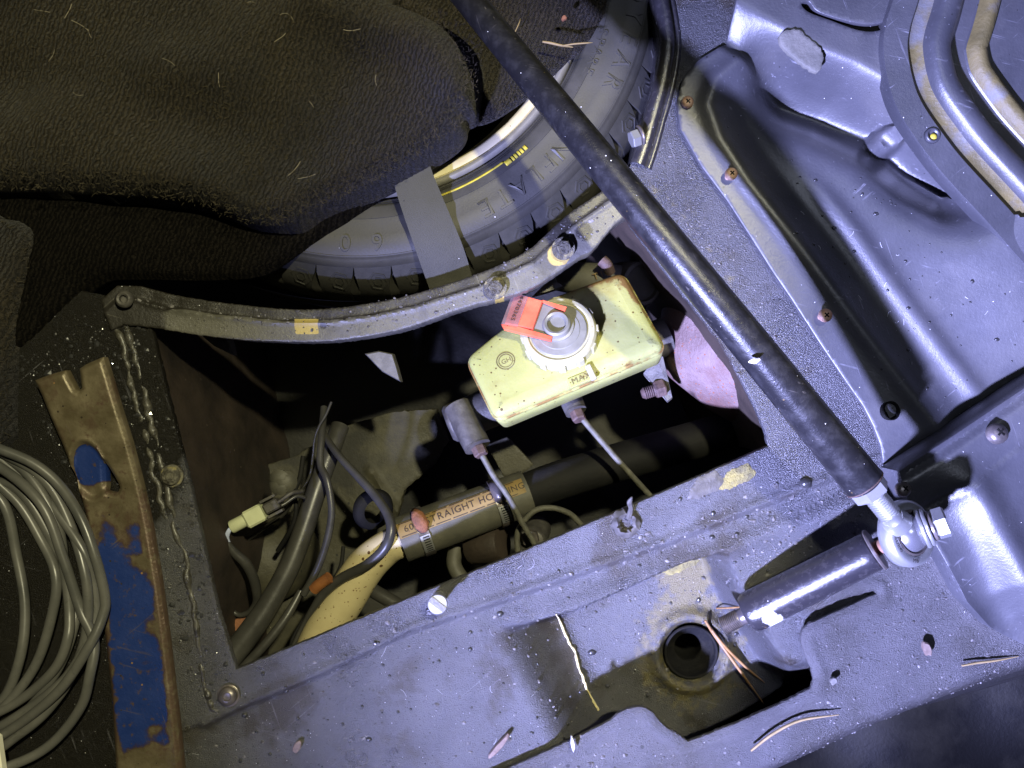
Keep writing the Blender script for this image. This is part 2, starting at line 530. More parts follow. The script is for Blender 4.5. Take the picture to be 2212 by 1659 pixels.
def frame_along(pts):
    T = []
    n = len(pts)
    for i in range(n):
        a, b = pts[max(0, i - 1)], pts[min(n - 1, i + 1)]
        T.append((b - a).normalized())
    u = T[0].orthogonal().normalized()
    out = []
    for i in range(n):
        if i:
            u = (u - T[i] * u.dot(T[i]))
            u.normalize()
        out.append((u.copy(), T[i].cross(u)))
    return T, out

def tube(pts, r, n=12, caps=True, flat=1.0):
    pts = [Vector(p) for p in pts]
    T, fr = frame_along(pts)
    rs = r if isinstance(r, (list, tuple, np.ndarray)) else [r] * len(pts)
    if len(rs) != len(pts):
        rs = np.interp(np.linspace(0, 1, len(pts)), np.linspace(0, 1, len(rs)), rs)
    v, f = [], []
    for p, (u, w_), q in zip(pts, fr, rs):
        for k in range(n):
            a = 2 * math.pi * k / n
            v.append(p + u * math.cos(a) * q + w_ * math.sin(a) * q)
    for i in range(len(pts) - 1):
        for k in range(n):
            f.append((i * n + k, i * n + (k + 1) % n, (i + 1) * n + (k + 1) % n, (i + 1) * n + k))
    if caps:
        f.append(tuple(range(n))[::-1])
        f.append(tuple(range((len(pts) - 1) * n, len(pts) * n)))
    return v, f

def ptube(path, r, n=12, k=8):
    return tube([P(*p) for p in cr(path, k)], r, n)

def lathe(profile, o, axis, n=48, rot=0.0, cap=True):
    """profile: list of (radius, height along axis)."""
    axis = Vector(axis).normalized()
    u = axis.orthogonal().normalized()
    w_ = axis.cross(u)
    o = Vector(o)
    v, f = [], []
    for r, h in profile:
        for k in range(n):
            a = 2 * math.pi * k / n + rot
            v.append(o + axis * h + u * math.cos(a) * r + w_ * math.sin(a) * r)
    m = len(profile)
    for i in range(m - 1):
        for k in range(n):
            f.append((i * n + k, i * n + (k + 1) % n, (i + 1) * n + (k + 1) % n, (i + 1) * n + k))
    if cap and profile[0][0] > 1e-6:
        f.append(tuple(range(n))[::-1])
    if cap and profile[-1][0] > 1e-6:
        f.append(tuple(range((m - 1) * n, m * n)))
    return v, f

def hexnut(o, axis, r, h, rot=0.0, ch=.12):
    return lathe([(r * .9, 0), (r, h * ch), (r, h * (1 - ch)), (r * .88, h)], o, axis, 6, rot)

def loft(rings, cap0=True, cap1=True):
    v, f = [], []
    n = len(rings[0])
    for r in rings:
        v += [Vector(p) for p in r]
    for i in range(len(rings) - 1):
        for k in range(n):
            f.append((i * n + k, (i + 1) * n + k, (i + 1) * n + (k + 1) % n, i * n + (k + 1) % n))
    if cap0: f.append(tuple(range(n)))
    if cap1: f.append(tuple(range((len(rings) - 1) * n, len(rings) * n))[::-1])
    return v, f

def merge(*gs):
    v, f = [], []
    for a, b in gs:
        s = len(v)
        v += list(a)
        f += [tuple(i + s for i in q) for q in b]
    return v, f

def boxo(c, ax, ay, az, bev=.15):
    """Oriented box with chamfered edges; ax, ay, az are half-extent vectors."""
    c, ax, ay, az = Vector(c), Vector(ax), Vector(ay), Vector(az)
    m_ = min(ax.length, ay.length, az.length) * bev
    sx, sy, sz = 1 - m_ / ax.length, 1 - m_ / ay.length, 1 - m_ / az.length
    ring = lambda fx, fy, fz: [c + ax * a * fx + ay * b * fy + az * fz for a, b in ((-1, -1), (1, -1), (1, 1), (-1, 1))]
    def ring8(fx, fy, fz, full):
        if not full:
            return [c + ax * a + ay * b + az * fz for a, b in ((-sx, -sy), (-sx, -sy), (sx, -sy), (sx, -sy), (sx, sy), (sx, sy), (-sx, sy), (-sx, sy))]
        return [c + ax * a + ay * b + az * fz for a, b in ((-1, -sy), (-sx, -1), (sx, -1), (1, -sy), (1, sy), (sx, 1), (-sx, 1), (-1, sy))]
    rs = [ring8(0, 0, 1, False), ring8(0, 0, sz, True), ring8(0, 0, -sz, True), ring8(0, 0, -1, False)]
    return loft(rs)

FONT_CACHE = {}
def glyph(ch, size, extrude):
    key = (ch, size, extrude)
    if key in FONT_CACHE:
        return FONT_CACHE[key]
    cu = bpy.data.curves.new("t", 'FONT')
    cu.body = ch
    cu.size = size
    cu.extrude = extrude
    cu.resolution_u = 3
    ob = bpy.data.objects.new("t", cu)
    COL.objects.link(ob)
    dg = bpy.context.evaluated_depsgraph_get()
    me = bpy.data.meshes.new_from_object(ob.evaluated_get(dg))
    v = [tuple(q.co) for q in me.vertices]
    f = [tuple(q.vertices) for q in me.polygons]
    bpy.data.objects.remove(ob)
    bpy.data.curves.remove(cu)
    bpy.data.meshes.remove(me)
    w_ = max((q[0] for q in v), default=0)
    FONT_CACHE[key] = (v, f, w_)
    return FONT_CACHE[key]

def ray_plane(x, y, o, n):
    d = P(x, y, 0) - Vector((0, 0, H))
    c = Vector((0, 0, H))
    return c + d * ((Vector(o) - c).dot(n) / d.dot(n))

# ------------------------------------------------------------------ setting: body panel
def panel_h(x, y, d=None):
    z = wob(x, y, .0004, .012, 3)
    # pressed seam along the front rail: outside it the sheet sits a little lower
    sd = pdist(x, y, [(440, 1560), (500, 1528), (708, 1440), (888, 1352), (1032, 1307), (1212, 1245), (1440, 1165), (1640, 1085), (1900, 985)], signed=True)
    z = z + .0022 * np.exp(-((sd - 2) / 9) ** 2) - .0022 * ss(sd, 4, 22)
    z = z + .004 * np.exp(-((sd - 75) / 26) ** 2) * ss(x, 1050, 1350)
    # recess with the mounting hole
    dl = pdist(x, y, [(1280, 1760), (1196, 1640), (1110, 1480), (1045, 1345), (1000, 1250)], signed=True)
    dt = pdist(x, y, [(900, 1400), (1010, 1352), (1140, 1346), (1245, 1316), (1335, 1276), (1480, 1212), (1540, 1196), (1700, 1120)], signed=True)
    dr = pdist(x, y, [(1530, 1180), (1572, 1290), (1618, 1370), (1690, 1480), (1760, 1620)], signed=True)
    t1, t2 = ss(dl, 0, 165), ss(dt, 0, 30)
    t3 = ss(-dr, -8, 40)
    z = z - .048 * t1 * t2 * (1 - .95 * t3 * ss(y, 1540, 1420))
    gx, gy = Q(1494, 1410, -.046)
    rr = np.hypot(x - gx, y - gy)
    z = z + .006 * np.exp(-((rr - 84) / 16) ** 2) - .004 * ss(-rr, -78, -60)
    return z

def zp(x, y, fn=None):
    z = 0.0
    for _ in range(6):
        q = Q(x, y, z)
        z = float((fn or panel_h)(np.array([q[0]]), np.array([q[1]]), np.array([99.]))[0])
    return z

open_left = [(325, 708), (400, 1010), (470, 1320), (510, 1447)]
open_bot = [(510, 1447), (650, 1390), (860, 1303), (1160, 1180), (1400, 1078), (1600, 991), (1660, 965)]
open_right = [(1660, 965), (1657, 938), (1638, 890), (1600, 815), (1560, 742), (1480, 640), (1395, 530), (1352, 470)]
ring_in = [(1347, 420), (1367, 342), (1392, 252), (1412, 180), (1424, 108), (1420, 60), (1408, -80)]
body_outline = ([(-160, 560), (230, 640)] + open_left + open_bot[1:] + open_right[1:] + ring_in +
                [(1592, -80), (1590, 80), (1530, 140), (1500, 180), (1490, 270), (1560, 390), (1650, 490), (1740, 620), (1880, 820), (1935, 935), (1960, 1060), (1960, 1300), (1850, 1460), (1700, 1560), (1500, 1680), (1300, 1800), (1100, 1900), (-160, 1900)])
hole = [(1494 + 55 * math.cos(a) + 3 * math.sin(3 * a), 1410 + 57 * math.sin(a) + 3 * math.cos(2 * a)) for a in np.linspace(0, 6.283, 40, endpoint=False)]
def wetf(x, y, d):
    a = np.maximum(ss(-x, -300, -235), ss(-x, -480, -330) * ss(-y, -1300, -1000) * .85)
    dl = pdist(x, y, [(1236, 1640), (1150, 1480), (1095, 1345)], signed=True)
    return np.maximum(a, 0)
def grime_darkf(x, y, d):  # grime along the seam and edges, plus large soft dark patches
    sd = pdist(x, y, [(440, 1560), (500, 1528), (708, 1440), (888, 1352), (1032, 1307), (1212, 1245), (1440, 1165), (1640, 1085), (1900, 985)])
    v = .40 * np.exp(-(sd / 9) ** 2)
    for cx_, cy_, r_, k_ in ((960, 1310, 46, .45), (1330, 1140, 40, .42), (1690, 1010, 60, .46), (1800, 1040, 50, .44), (1560, 1120, 50, .36), (1880, 960, 40, .44), (930, 1520, 70, .30), (640, 1500, 90, .32), (1160, 1340, 60, .40), (1690, 830, 45, .38), (1560, 600, 40, .36), (1250, 1230, 40, .36)):
        v = np.maximum(v, k_ * np.exp(-(np.hypot((x - cx_), (y - cy_) * 1.5) / r_) ** 2))
    return v
def khakif(x, y, d):
    z = panel_h(x, y)
    deep = ss(-z, .030, .046)
    gx, gy = Q(1494, 1410, -.046)
    rr = np.hypot(x - gx, y - gy)
    fl = pdist(x, y, [(1385, 390), (1450, 430), (1520, 520), (1600, 640)])
    fl2 = pdist(x, y, [(1450, 60), (1455, 150), (1440, 240), (1420, 330)])
    extra = .42 * np.exp(-(fl / 38) ** 2) + .40 * np.exp(-(fl2 / 18) ** 2) + .36 * np.exp(-(pdist(x, y, [(1700, 760), (1790, 880), (1870, 960)]) / 34) ** 2) + .3 * np.exp(-(pdist(x, y, [(1560, 1110), (1700, 1060), (1800, 1090)]) / 30) ** 2)
    return np.clip(extra + deep * (.33 + .2 * np.exp(-((rr - 95) / 50) ** 2)) + .42 * ss(-z, .004, .02) * np.exp(-(np.hypot(x - 1512, y - 1262) / 60) ** 2), 0, 1)  # last term paints the warm light on the recess's upper slope
body = sheet("body_panel", body_outline, 0.0, panel_h, 'panel', holes=[(hole, -.0465)], step=7, depth=.006, attrs={'wet': wetf, 'khaki': khakif, 'grime_dark': grime_darkf}, rough_edge=.5)
meta(body, "dusty black painted body panel with a large opening under the reservoir", "panel", kind="structure")

bush = add("hole_bush", lathe([(.0200, -.0012), (.0188, .0006), (.0176, -.002), (.0170, -.012), (.0105, -.0135), (.0098, -.018), (.0094, -.05), (0, -.051)], P(1494, 1410, -.0465), (0, 0, 1), 44, cap=False), 'black')
meta(bush, "round black bush sunk in the mounting hole of the recess", "bush")

# curved rail closing the spare wheel well
rail_up = [(215, 650), (250, 618), (300, 618), (360, 635), (468, 653), (612, 668), (708, 667), (796, 656), (888, 637), (1025, 594), (1140, 541), (1219, 470), (1298, 414), (1352, 372)]
rail_lo = [(1400, 440), (1334, 478), (1284, 535), (1248, 556), (1140, 625), (1007, 662), (888, 704), (796, 725), (684, 737), (540, 734), (425, 722), (326, 706), (265, 700)]
def rail_h(x, y, d):
    du = pdist(x, y, rail_up)
    up = 1 - ss(du, 22, 32)
    return .003 - .0016 * up + .0009 * np.exp(-((du - 31) / 4) ** 2) + wob(x, y, .0003, .03, 8) + up * wob(x, y, .0002, .07, 9)
def patchf(x, y, d):
    v = np.clip(.5 + 1.6 * (1 - np.maximum(np.abs(x - 664 - (y - 705) * .1) / 25, np.abs(y - 706) / 17)), 0, 1)
    for px_, py_, rx, ry in ((1206, 552, 24, 24), (1075, 640, 14, 9)):
        v = np.maximum(v, .5 + 1.2 * (1 - np.sqrt(((x - px_) / rx) ** 2 + ((y - py_) / ry) ** 2)))
    return np.clip(v, 0, 1)
def dirtf(x, y, d):
    du = pdist(x, y, rail_up)
    v = .75 * (1 - ss(du, 20, 36)) + .7 * ss(-x, -420, -330)
    for px_, py_, r_ in ((700, 705, 14), (1072, 622, 34), (1217, 537, 34), (1260, 500, 30)):
        v = np.maximum(v, .75 * np.exp(-(np.hypot(x - px_, y - py_) / r_) ** 2))
    return np.clip(v, 0, 1)
rail = sheet("curved_rail", rail_up[:4] + cr(rail_up[3:], 5)[1:-1] + cr(rail_lo[:-2], 5) + rail_lo[-2:] + [(240, 712)], .003, rail_h, 'rail', step=5, depth=.027, attrs={'patch': patchf, 'dirt': dirtf}, rough_edge=.5)
meta(rail, "curved worn black rail between the spare wheel and the brake reservoir", "rail", kind="structure")

# raised lip of the wheel well along its right side
def sweep_right(path, prof):
    v, f = [], []
    n = len(path)
    for i in range(n):
        a, b = path[max(0, i - 1)], path[min(n - 1, i + 1)]
        t = (b - a)
        t.z = 0
        t.normalize()
        nn = Vector((-t.y, t.x, 0))
        for s_, z in prof:
            v.append(path[i] + nn * s_ + Vector((0, 0, z)))
    m_ = len(prof)
    for i in range(n - 1):
        for j in range(m_ - 1):
            f.append((i * m_ + j, i * m_ + j + 1, (i + 1) * m_ + j + 1, (i + 1) * m_ + j))
    return v, f
lp_ = [P(x, y, 0) for x, y in cr([(1404, -90), (1411, 0), (1421, 60), (1424, 108), (1412, 180), (1392, 252), (1376, 310), (1362, 352)], 8)]
lip = add("well_lip", sweep_right(lp_, [(-.0006, -.045), (-.0004, .001), (.0008, .0042), (.0030, .0056), (.0064, .0058), (.0090, .0050), (.0102, .0022), (.0108, .0008), (.0118, .0016), (.0136, .0018), (.0150, .0004), (.0156, -.002)]), 'gloss', smooth=60, attrs={'bare': [0.0] * (len(lp_) * 12)})
meta(lip, "raised black lip round the right side of the wheel well", "lip", kind="structure")

# cavity walls, floor, wheel well
def wall(name, line, z0, z1, m, lab):
    v, f = [], []
    pts = densify(line, 25, False)
    for i, p in enumerate(pts):
        a = P(p[0], p[1], z0)
        for j in range(9):
            t = j / 8
            v.append((a.x + .0015 * math.sin(i * .9 + j), a.y + .0015 * math.cos(i * .7 + j * 1.3), z0 + (z1 - z0) * t))
    for i in range(len(pts) - 1):
        for j in range(8):
            f.append((i * 9 + j, (i + 1) * 9 + j, (i + 1) * 9 + j + 1, i * 9 + j + 1))
    o = add(name, (v, f), m)
    meta(o, lab, "wall", kind="structure")
    return o
wall("left_bay_wall", [(310, 690), (385, 1010), (430, 1250), (400, 1450), (390, 1700)], -.005, -.305, 'wall', "brown grimy side wall of the engine bay opening")
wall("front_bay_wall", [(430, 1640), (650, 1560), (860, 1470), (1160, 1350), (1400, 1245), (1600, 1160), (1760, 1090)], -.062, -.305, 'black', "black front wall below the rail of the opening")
wall("right_bay_wall", [(1685, 985), (1668, 938), (1650, 890), (1572, 742), (1492, 640), (1405, 530), (1340, 440)], -.005, -.305, 'wall', "brown black side wall behind the brake servo")

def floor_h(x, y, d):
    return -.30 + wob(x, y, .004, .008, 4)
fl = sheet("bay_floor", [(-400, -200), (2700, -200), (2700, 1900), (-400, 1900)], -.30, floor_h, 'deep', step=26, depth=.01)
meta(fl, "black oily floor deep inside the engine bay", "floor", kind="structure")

tray = sheet("chassis_plate", [(455, 1040), (560, 1010), (640, 985), (735, 925), (850, 890), (940, 885), (965, 955), (935, 1005), (872, 1060), (840, 1180), (770, 1300), (640, 1460), (480, 1470)], -.215,
             lambda x, y, d: -.215 + wob(x, y, .003, .012, 14) + .004 * np.exp(-(pdist(x, y, [(690, 1080), (760, 1180), (800, 1260)]) / 10) ** 2), 'floor', step=10, depth=.02, rough_edge=1)
meta(tray, "dull olive chassis plate under the wiring at the left of the opening", "plate")
tray2 = sheet("chassis_plate", [(1052, 962), (1095, 945), (1120, 970), (1152, 1004), (1128, 1022), (1090, 1030)], -.15, None, 'floor', step=8, depth=.01)
meta(tray2, "small olive plate corner between the left port and the labelled hose", "plate")

WZ = -.02
WC = P(775, -66, WZ)
kp = S * (H - WZ) / H
well = add("wheel_well", lathe([(722 * kp, .018), (722 * kp, -.05), (712 * kp, -.15), (0, -.152)], (WC.x, WC.y, WZ), (0, 0, 1), 120, cap=False), 'black')
meta(well, "black round well that holds the spare wheel", "wheel well", kind="structure")

# ------------------------------------------------------------------ spare wheel
sw = thing("spare_wheel", "dusty black spare wheel with cream rim half under the felt cloth", "wheel", (WC.x, WC.y, WZ - .13))
O = (WC.x, WC.y, WZ)
R = lambda px: px * kp
add("tyre", lathe([(R(503), -.012), (R(505), .000), (R(509), .003), (R(513), .0025), (R(516), .005), (R(519), .0045), (R(522), .0065), (R(530), .0071), (R(531), .0076), (R(533), .0076), (R(534), .0073), (R(537), .0077), (R(538), .0082), (R(540), .0082), (R(541), .0079), (R(545), .0085), (R(552), .0078), (R(580), .0105), (R(610), .0095),
                   (R(622), .0079), (R(623), .0084), (R(626), .0081), (R(627), .0072), (R(632), .0062), (R(645), .002), (R(646), -.004), (R(690), -.018), (R(700), -.035), (R(701), -.11), (R(640), -.125), (R(503), -.12)], O, (0, 0, 1), 220, cap=False), 'rubber', sw, smooth=60)
rimo = add("rim", lathe([(R(400), -.075), (R(440), -.066), (R(448), -.03), (R(452), -.014), (R(456), -.006), (R(463), -.0025), (R(478), -.001), (R(480), -.0025), (R(481), -.0025)], O, (0, 0, 1), 220, cap=False), 'rim', sw, smooth=50)
add("rim_edge", lathe([(R(481), -.003), (R(482), .001), (R(486), .004), (R(492), .005), (R(497), .0035), (R(500), -.001), (R(500), -.012)], O, (0, 0, 1), 220, cap=False), 'brass', sw, smooth=60)

def arc_strip(r0, r1, a0, a1, z0, z1, th, n=40):
    v, f = [], []
    for i in range(n + 1):
        a = math.radians(a0 + (a1 - a0) * i / n)
        c_, s_ = math.cos(a), -math.sin(a)
        for r, z in ((r0, z0 - th), (r0, z0), (r1, z1), (r1, z1 - th)):
            v.append((O[0] + c_ * R(r), O[1] + s_ * R(r), WZ + z))
    for i in range(n):
        for k in range(4):
            b = i * 4
            f.append((b + k, b + (k + 1) % 4, b + 4 + (k + 1) % 4, b + 4 + k))
    f.append((0, 1, 2, 3)[::-1]); f.append(tuple(n * 4 + k for k in range(4)))
    return v, f
add("yellow_stripe", arc_strip(523, 527, 53.5, 76, .0083, .0086, .001), 'yellow', sw)
add("bead_band", lathe([(R(504), .0035), (R(505), .0045), (R(508), .0052), (R(509), .0046), (R(512), .0060), (R(513), .0052), (R(516), .0068), (R(520), .0074), (R(544), .0090), (R(545), .0080)], O, (0, 0, 1), 220, cap=False), 'rubber_dark', sw, smooth=50)
for a_, b_ in ((47.2, 47.9), (48.3, 48.9), (49.2, 49.7), (50.1, 50.7), (51.0, 51.5), (51.8, 53.4)):
    add("raised_bar", arc_strip(526, 537, a_, b_, .0085, .0094, .0015, 6), 'yellow', sw)

def sidewall_z(r_px):
    return np.interp(r_px, [522, 545, 552, 580, 610, 630, 645], [.0065, .0085, .0078, .0105, .0095, .0065, .002])
def arc_text(parent, txt, r_px, a_start, size_px, step_deg, m='rubber', th=.0008, name="raised_letter"):
    """Letters round the tyre, tops outward, reading clockwise (angles in degrees, clockwise from the right of the picture)."""
    for i, ch in enumerate(txt):
        if ch == ' ':
            continue
        g, f, wd = glyph(ch, R(size_px) * 1.35, .0004)
        a = math.radians(a_start + i * step_deg)
        out = Vector((math.cos(a), -math.sin(a), 0))
        # reading direction clockwise on the picture: from right towards bottom
        rd = Vector((-math.sin(a), -math.cos(a), 0))
        v = []
        for x, y, z in g:
            r = r_px + y / kp - size_px * .5
            v.append(Vector((O[0], O[1], WZ + float(sidewall_z(r)) + th * .35 + (th if z > 0 else -th * .6))) + out * R(r) + rd * (x - wd / 2))
        add(name, (v, f), m, parent, smooth=False)
arc_text(sw, "GOODYEAR", 604, -8.2, 40, 4.75)
arc_text(sw, "INFLATE", 592, 38.0, 40, 4.0)
arc_text(sw, "60", 598, 85.6, 38, 6.6)
arc_text(sw, "PSI", 598, 100.5, 38, 6)
arc_text(sw, "SPARE - POS", 546, 15.4, 22, 2.35)
# tread blocks round the shoulder (only those that can show)
def tread_block():
    v, f = [], []
    hw0, hw1 = math.radians(3.55), math.radians(2.75)
    prof = [(644, .0022, hw0), (660, -.003, hw0 * .95), (676, -.009, hw1 * 1.05), (690, -.018, hw1), (702, -.034, hw1), (704, -.09, hw1)]
    n = 5
    for r, z, hw in prof:
        for k in range(n + 1):
            a = -hw + 2 * hw * k / n + (r - 644) * -.0002
            v.append((R(r) * math.cos(a), R(r) * math.sin(a), z))
    for i in range(len(prof) - 1):
        for k in range(n):
            b = i * (n + 1) + k
            f.append((b, b + n + 1, b + n + 2, b + 1))
    # skirts
    base = len(v)
    idx = [i * (n + 1) for i in range(len(prof))], [i * (n + 1) + n for i in range(len(prof))]
    for side in idx:
        s0 = len(v)
        for q in side:
            x, y, z = v[q]
            v.append((x * .985, y * .985, z - .012))
        for j in range(len(side) - 1):
            f.append((side[j], side[j + 1], s0 + j + 1, s0 + j))
    # raised hexagon mark
    for sc, th in ((1.0, .0009), (.5, .0009)):
        s0 = len(v)
        cxx, cyy = R(673), R(6)
        for rr, zz in ((.0062, 0), (.0058, th), (.0048, th), (.0044, 0)):
            for k in range(6):
                a = math.pi / 3 * k + .3
                x, y = cxx + rr * sc * math.cos(a), cyy + rr * sc * math.sin(a) * 1.3
                zb = np.interp(math.hypot(x, y) / kp, [644, 660, 676, 690, 702], [.0022, -.003, -.009, -.018, -.034])
                v.append((x, y, zb + zz - .0001))
        for i in range(3):
            for k in range(6):
                f.append((s0 + i * 6 + k, s0 + i * 6 + (k + 1) % 6, s0 + (i + 1) * 6 + (k + 1) % 6, s0 + (i + 1) * 6 + k))
    return v, f
tb_v, tb_f = tread_block()
tb = None
swl = ORG[sw.name]
for i in range(20):
    ang = -(-12 + i * 7.2 - 3.6 + 2.1)
    if tb is None:
        tb = add("tread_block", ([(a + swl.x, b + swl.y, c + WZ) for a, b, c in tb_v], tb_f), 'rubber_dark', sw, smooth=40)
        o = tb
    else:
        o = tb.copy()
        COL.objects.link(o)
        o.parent = sw
    o.rotation_euler = (0, 0, math.radians(ang))

# strap over the wheel
def ribbon(left, right, th=.0025, k=6):
    Lp, Rp = cr(left, k), cr(right, k)
    v, f = [], []
    n = 6
    for a, b in zip(Lp, Rp):
        A, B = P(*a), P(*b)
        for j in range(n + 1):
            t = j / n
            v.append(A.lerp(B, t) + Vector((0, 0, .0012 * math.sin(math.pi * t))))
    m_ = len(Lp)
    w0 = n + 1
    for q in range(len(v)):
        v.append(v[q] - Vector((0, 0, th)))
    o = m_ * w0
    for i in range(m_ - 1):
        for j in range(n):
            a = i * w0 + j
            f.append((a, a + w0, a + w0 + 1, a + 1))
            f.append((o + a, o + a + 1, o + a + w0 + 1, o + a + w0))
        f.append((i * w0, o + i * w0, o + (i + 1) * w0, (i + 1) * w0))
        e = i * w0 + n
        f.append((e, e + w0, o + e + w0, o + e))
    return v, f
st = add("rubber_strap", ribbon([(846, 372, .004), (856, 415, .003), (877, 480, .001), (904, 558, -.006), (929, 628, -.022)],
                                [(925, 345, .002), (937, 380, -.001), (968, 455, -.003), (1001, 535, -.010), (1024, 612, -.026)]), 'strap', smooth=50)
meta(st, "flat grey rubber strap crossing the spare tyre down to the rail", "strap")

# ------------------------------------------------------------------ felt cloths
def cloth_h(z0, drop, rad, folds, seed):
    def h(x, y, d):
        z = z0 + wob(x, y, .0035, .008, seed) + wob(x, y, .001, .03, seed + 1)
        for line, wd, am in folds:
            q = pdist(x, y, line)
            z = z + am * np.exp(-(q / wd) ** 2)
        return z - drop * (1 - np.sqrt(np.clip(1 - (1 - np.clip(d / rad, 0, 1)) ** 2, 0, 1)))
    return h
c1_out = cr([(-120, -120), (780, -120), (834, -5), (880, 22), (924, 43), (996, 83), (1032, 119), (1043, 155), (1036, 216), (1030, 255), (1010, 268), (1004, 290), (985, 312), (931, 348), (852, 396), (744, 446),
             (690, 470), (640, 500), (560, 500), (480, 470), (396, 449), (252, 437), (120, 428), (-10, 424), (-120, 420)], 4, True)
c1 = sheet("felt_cloth", c1_out, .012, cloth_h(.036, .040, 52, [([(990, 230), (930, 150), (700, 60)], 46, .010), ([(0, 330), (250, 360), (480, 420), (640, 450)], 70, .009),
     ([(600, 440), (720, 300), (800, 100)], 55, -.008), ([(200, 250), (500, 180), (760, 20)], 80, .008), ([(0, 180), (300, 230), (520, 330)], 60, -.006)], 21), 'cloth', step=7, depth=.006)
meta(c1, "large black felt cloth draped over the spare wheel", "cloth")
c2_out = cr([(-40, 405), (200, 420), (480, 440), (620, 470), (700, 440), (780, 400), (860, 380), (830, 410), (745, 470), (660, 525), (560, 590), (430, 602), (300, 600), (215, 608), (140, 665), (55, 748), (20, 760), (-40, 760)], 4, True)
c2 = sheet("felt_cloth", c2_out, .002, cloth_h(.003, .010, 30, [([(100, 560), (350, 520), (600, 510)], 50, .004)], 31), 'shaded_cloth', step=9, depth=.005)
meta(c2, "lower layer of black felt, coloured darker for shade, hanging below the large cloth onto the tyre", "cloth")
c3_out = cr([(860, -100), (1325, -100), (1320, 0), (1302, 43), (1266, 94), (1235, 112), (1219, 130), (1195, 150), (1165, 178), (1122, 214), (1068, 249), (1015, 262), (985, 230), (1000, 150), (940, 70), (850, 0)], 4, True)
c3 = sheet("felt_cloth", c3_out, -.004, cloth_h(-.004, .008, 26, [([(1250, 20), (1130, 150), (1050, 220)], 40, -.003)], 41), 'cloth', step=8, depth=.005)
meta(c3, "black felt fold behind the brace bar over the wheel rim", "cloth")
c4_out = cr([(-120, 455), (0, 466), (45, 478), (66, 505), (69, 545), (60, 590), (40, 640), (26, 700), (22, 800), (20, 900), (12, 960), (-120, 1000)], 4, True)
c4 = sheet("felt_cloth", c4_out, .012, cloth_h(.012, .014, 26, [([(40, 560), (10, 700), (0, 900)], 30, .004)], 51), 'cloth', step=8, depth=.008)
meta(c4, "narrow hanging edge of black felt at the left above the grey cable", "cloth")

# ------------------------------------------------------------------ plastic liner (right)
lin_left = [(1574, 90), (1510, 130), (1477, 169), (1463, 223), (1470, 277), (1517, 360), (1571, 432), (1625, 515), (1668, 583), (1711, 646), (1776, 747), (1830, 826), (1866, 877), (1888, 920), (1903, 960), (1912, 1004)]
crest = [(1660, 120), (1596, 148), (1552, 186), (1536, 232), (1560, 300), (1620, 392), (1740, 545), (1850, 695), (1960, 838), (2030, 925), (2060, 960)]
valley = [(1440, 20), (1500, 62), (1600, 128), (1700, 186), (1800, 226), (1900, 282), (1985, 362), (2060, 410)]
def liner_h(x, y, d):
    z = .006 + wob(x, y, .0006, .01, 61)
    c = pdist(x, y, crest, signed=True)      # negative on the bowl side
    c = -c
    z = z + .0035 * np.exp(-((c + 12) / 20) ** 2)
    z = z - .005 * ss(c, 2, 66)
    z = z + .026 * ss(c, 70, 470) * ss(y, 150, 420)
    z = z + .0035 * np.exp(-((c - 105) / 22) ** 2) * ss(y, 330, 480)
    v = pdist(x, y, valley, signed=True)     # positive below the valley
    wv = ss(x, 1590, 1720)
    zl = z - .034 * np.exp(-(np.clip(v, 0, 999) / 70) ** 2) * wv
    zu = -.028 * wv + (.014 + .028 * wv) * ss(-v, 0, 90)
    t_ = ss(v, -14, 14)
    z = zl * t_ + zu * (1 - t_)
    # boss next to the duct flange
    b = np.hypot((x - 1935) / 38, (y - 292) / 34)
    z = z + .016 * ss(-b, -1.0, -.55)
    # trough along the lower seam
    s = pdist(x, y, [(1890, 1035), (2028, 940), (2230, 800), (2330, 735)])
    z = z - .006 * np.exp(-(s / 20) ** 2)
    return z
slot = cr([(1726, 14), (1744, 8), (1765, 30), (1830, 50), (1880, 56), (1925, 44), (1947, 26), (1938, 50), (1892, 72), (1850, 71), (1790, 50), (1742, 32)], 4, True)
liner_outline = [(1600, -90)] + lin_left + [(1940, 1010), (2032, 950), (2135, 884), (2235, 815), (2345, 742), (2340, -90)]
tl = P(1800, 500, 0)
liner = thing("wheel_arch_liner", "large moulded black plastic liner right of the brace bar with rusty screws", "plastic liner", (tl.x, tl.y, -.03))
sheet("moulded_panel", liner_outline, .006, liner_h, 'plastic', holes=[(slot, .01)], step=7, depth=.004, parent=liner)
lid = [(1690, -60), (1722, 2), (1765, 32), (1830, 46), (1882, 52), (1925, 38), (1950, 10), (1985, -60)]
sheet("recess_lip", cr(lid, 4, True), .004, lambda x, y, d: .004 + .010 * ss(-d, -34, -4) * ss(d, 0, 6) + wob(x, y, .001, .05, 71) - .012 * ss(d, 30, 44), 'ochre', step=6, depth=.004, parent=liner)
flake = [(1660, 70), (1700, 62), (1720, 78), (1742, 95), (1752, 120), (1740, 150), (1715, 140), (1690, 118), (1668, 100)]
sheet("mud_flake", cr([(x + 26, y + 4) for x, y in flake], 3, True), .016, lambda x, y, d: .0165 + wob(x, y, .0006, .05, 77), 'mudgrey', step=7, depth=.004, parent=liner, rough_edge=1.2)

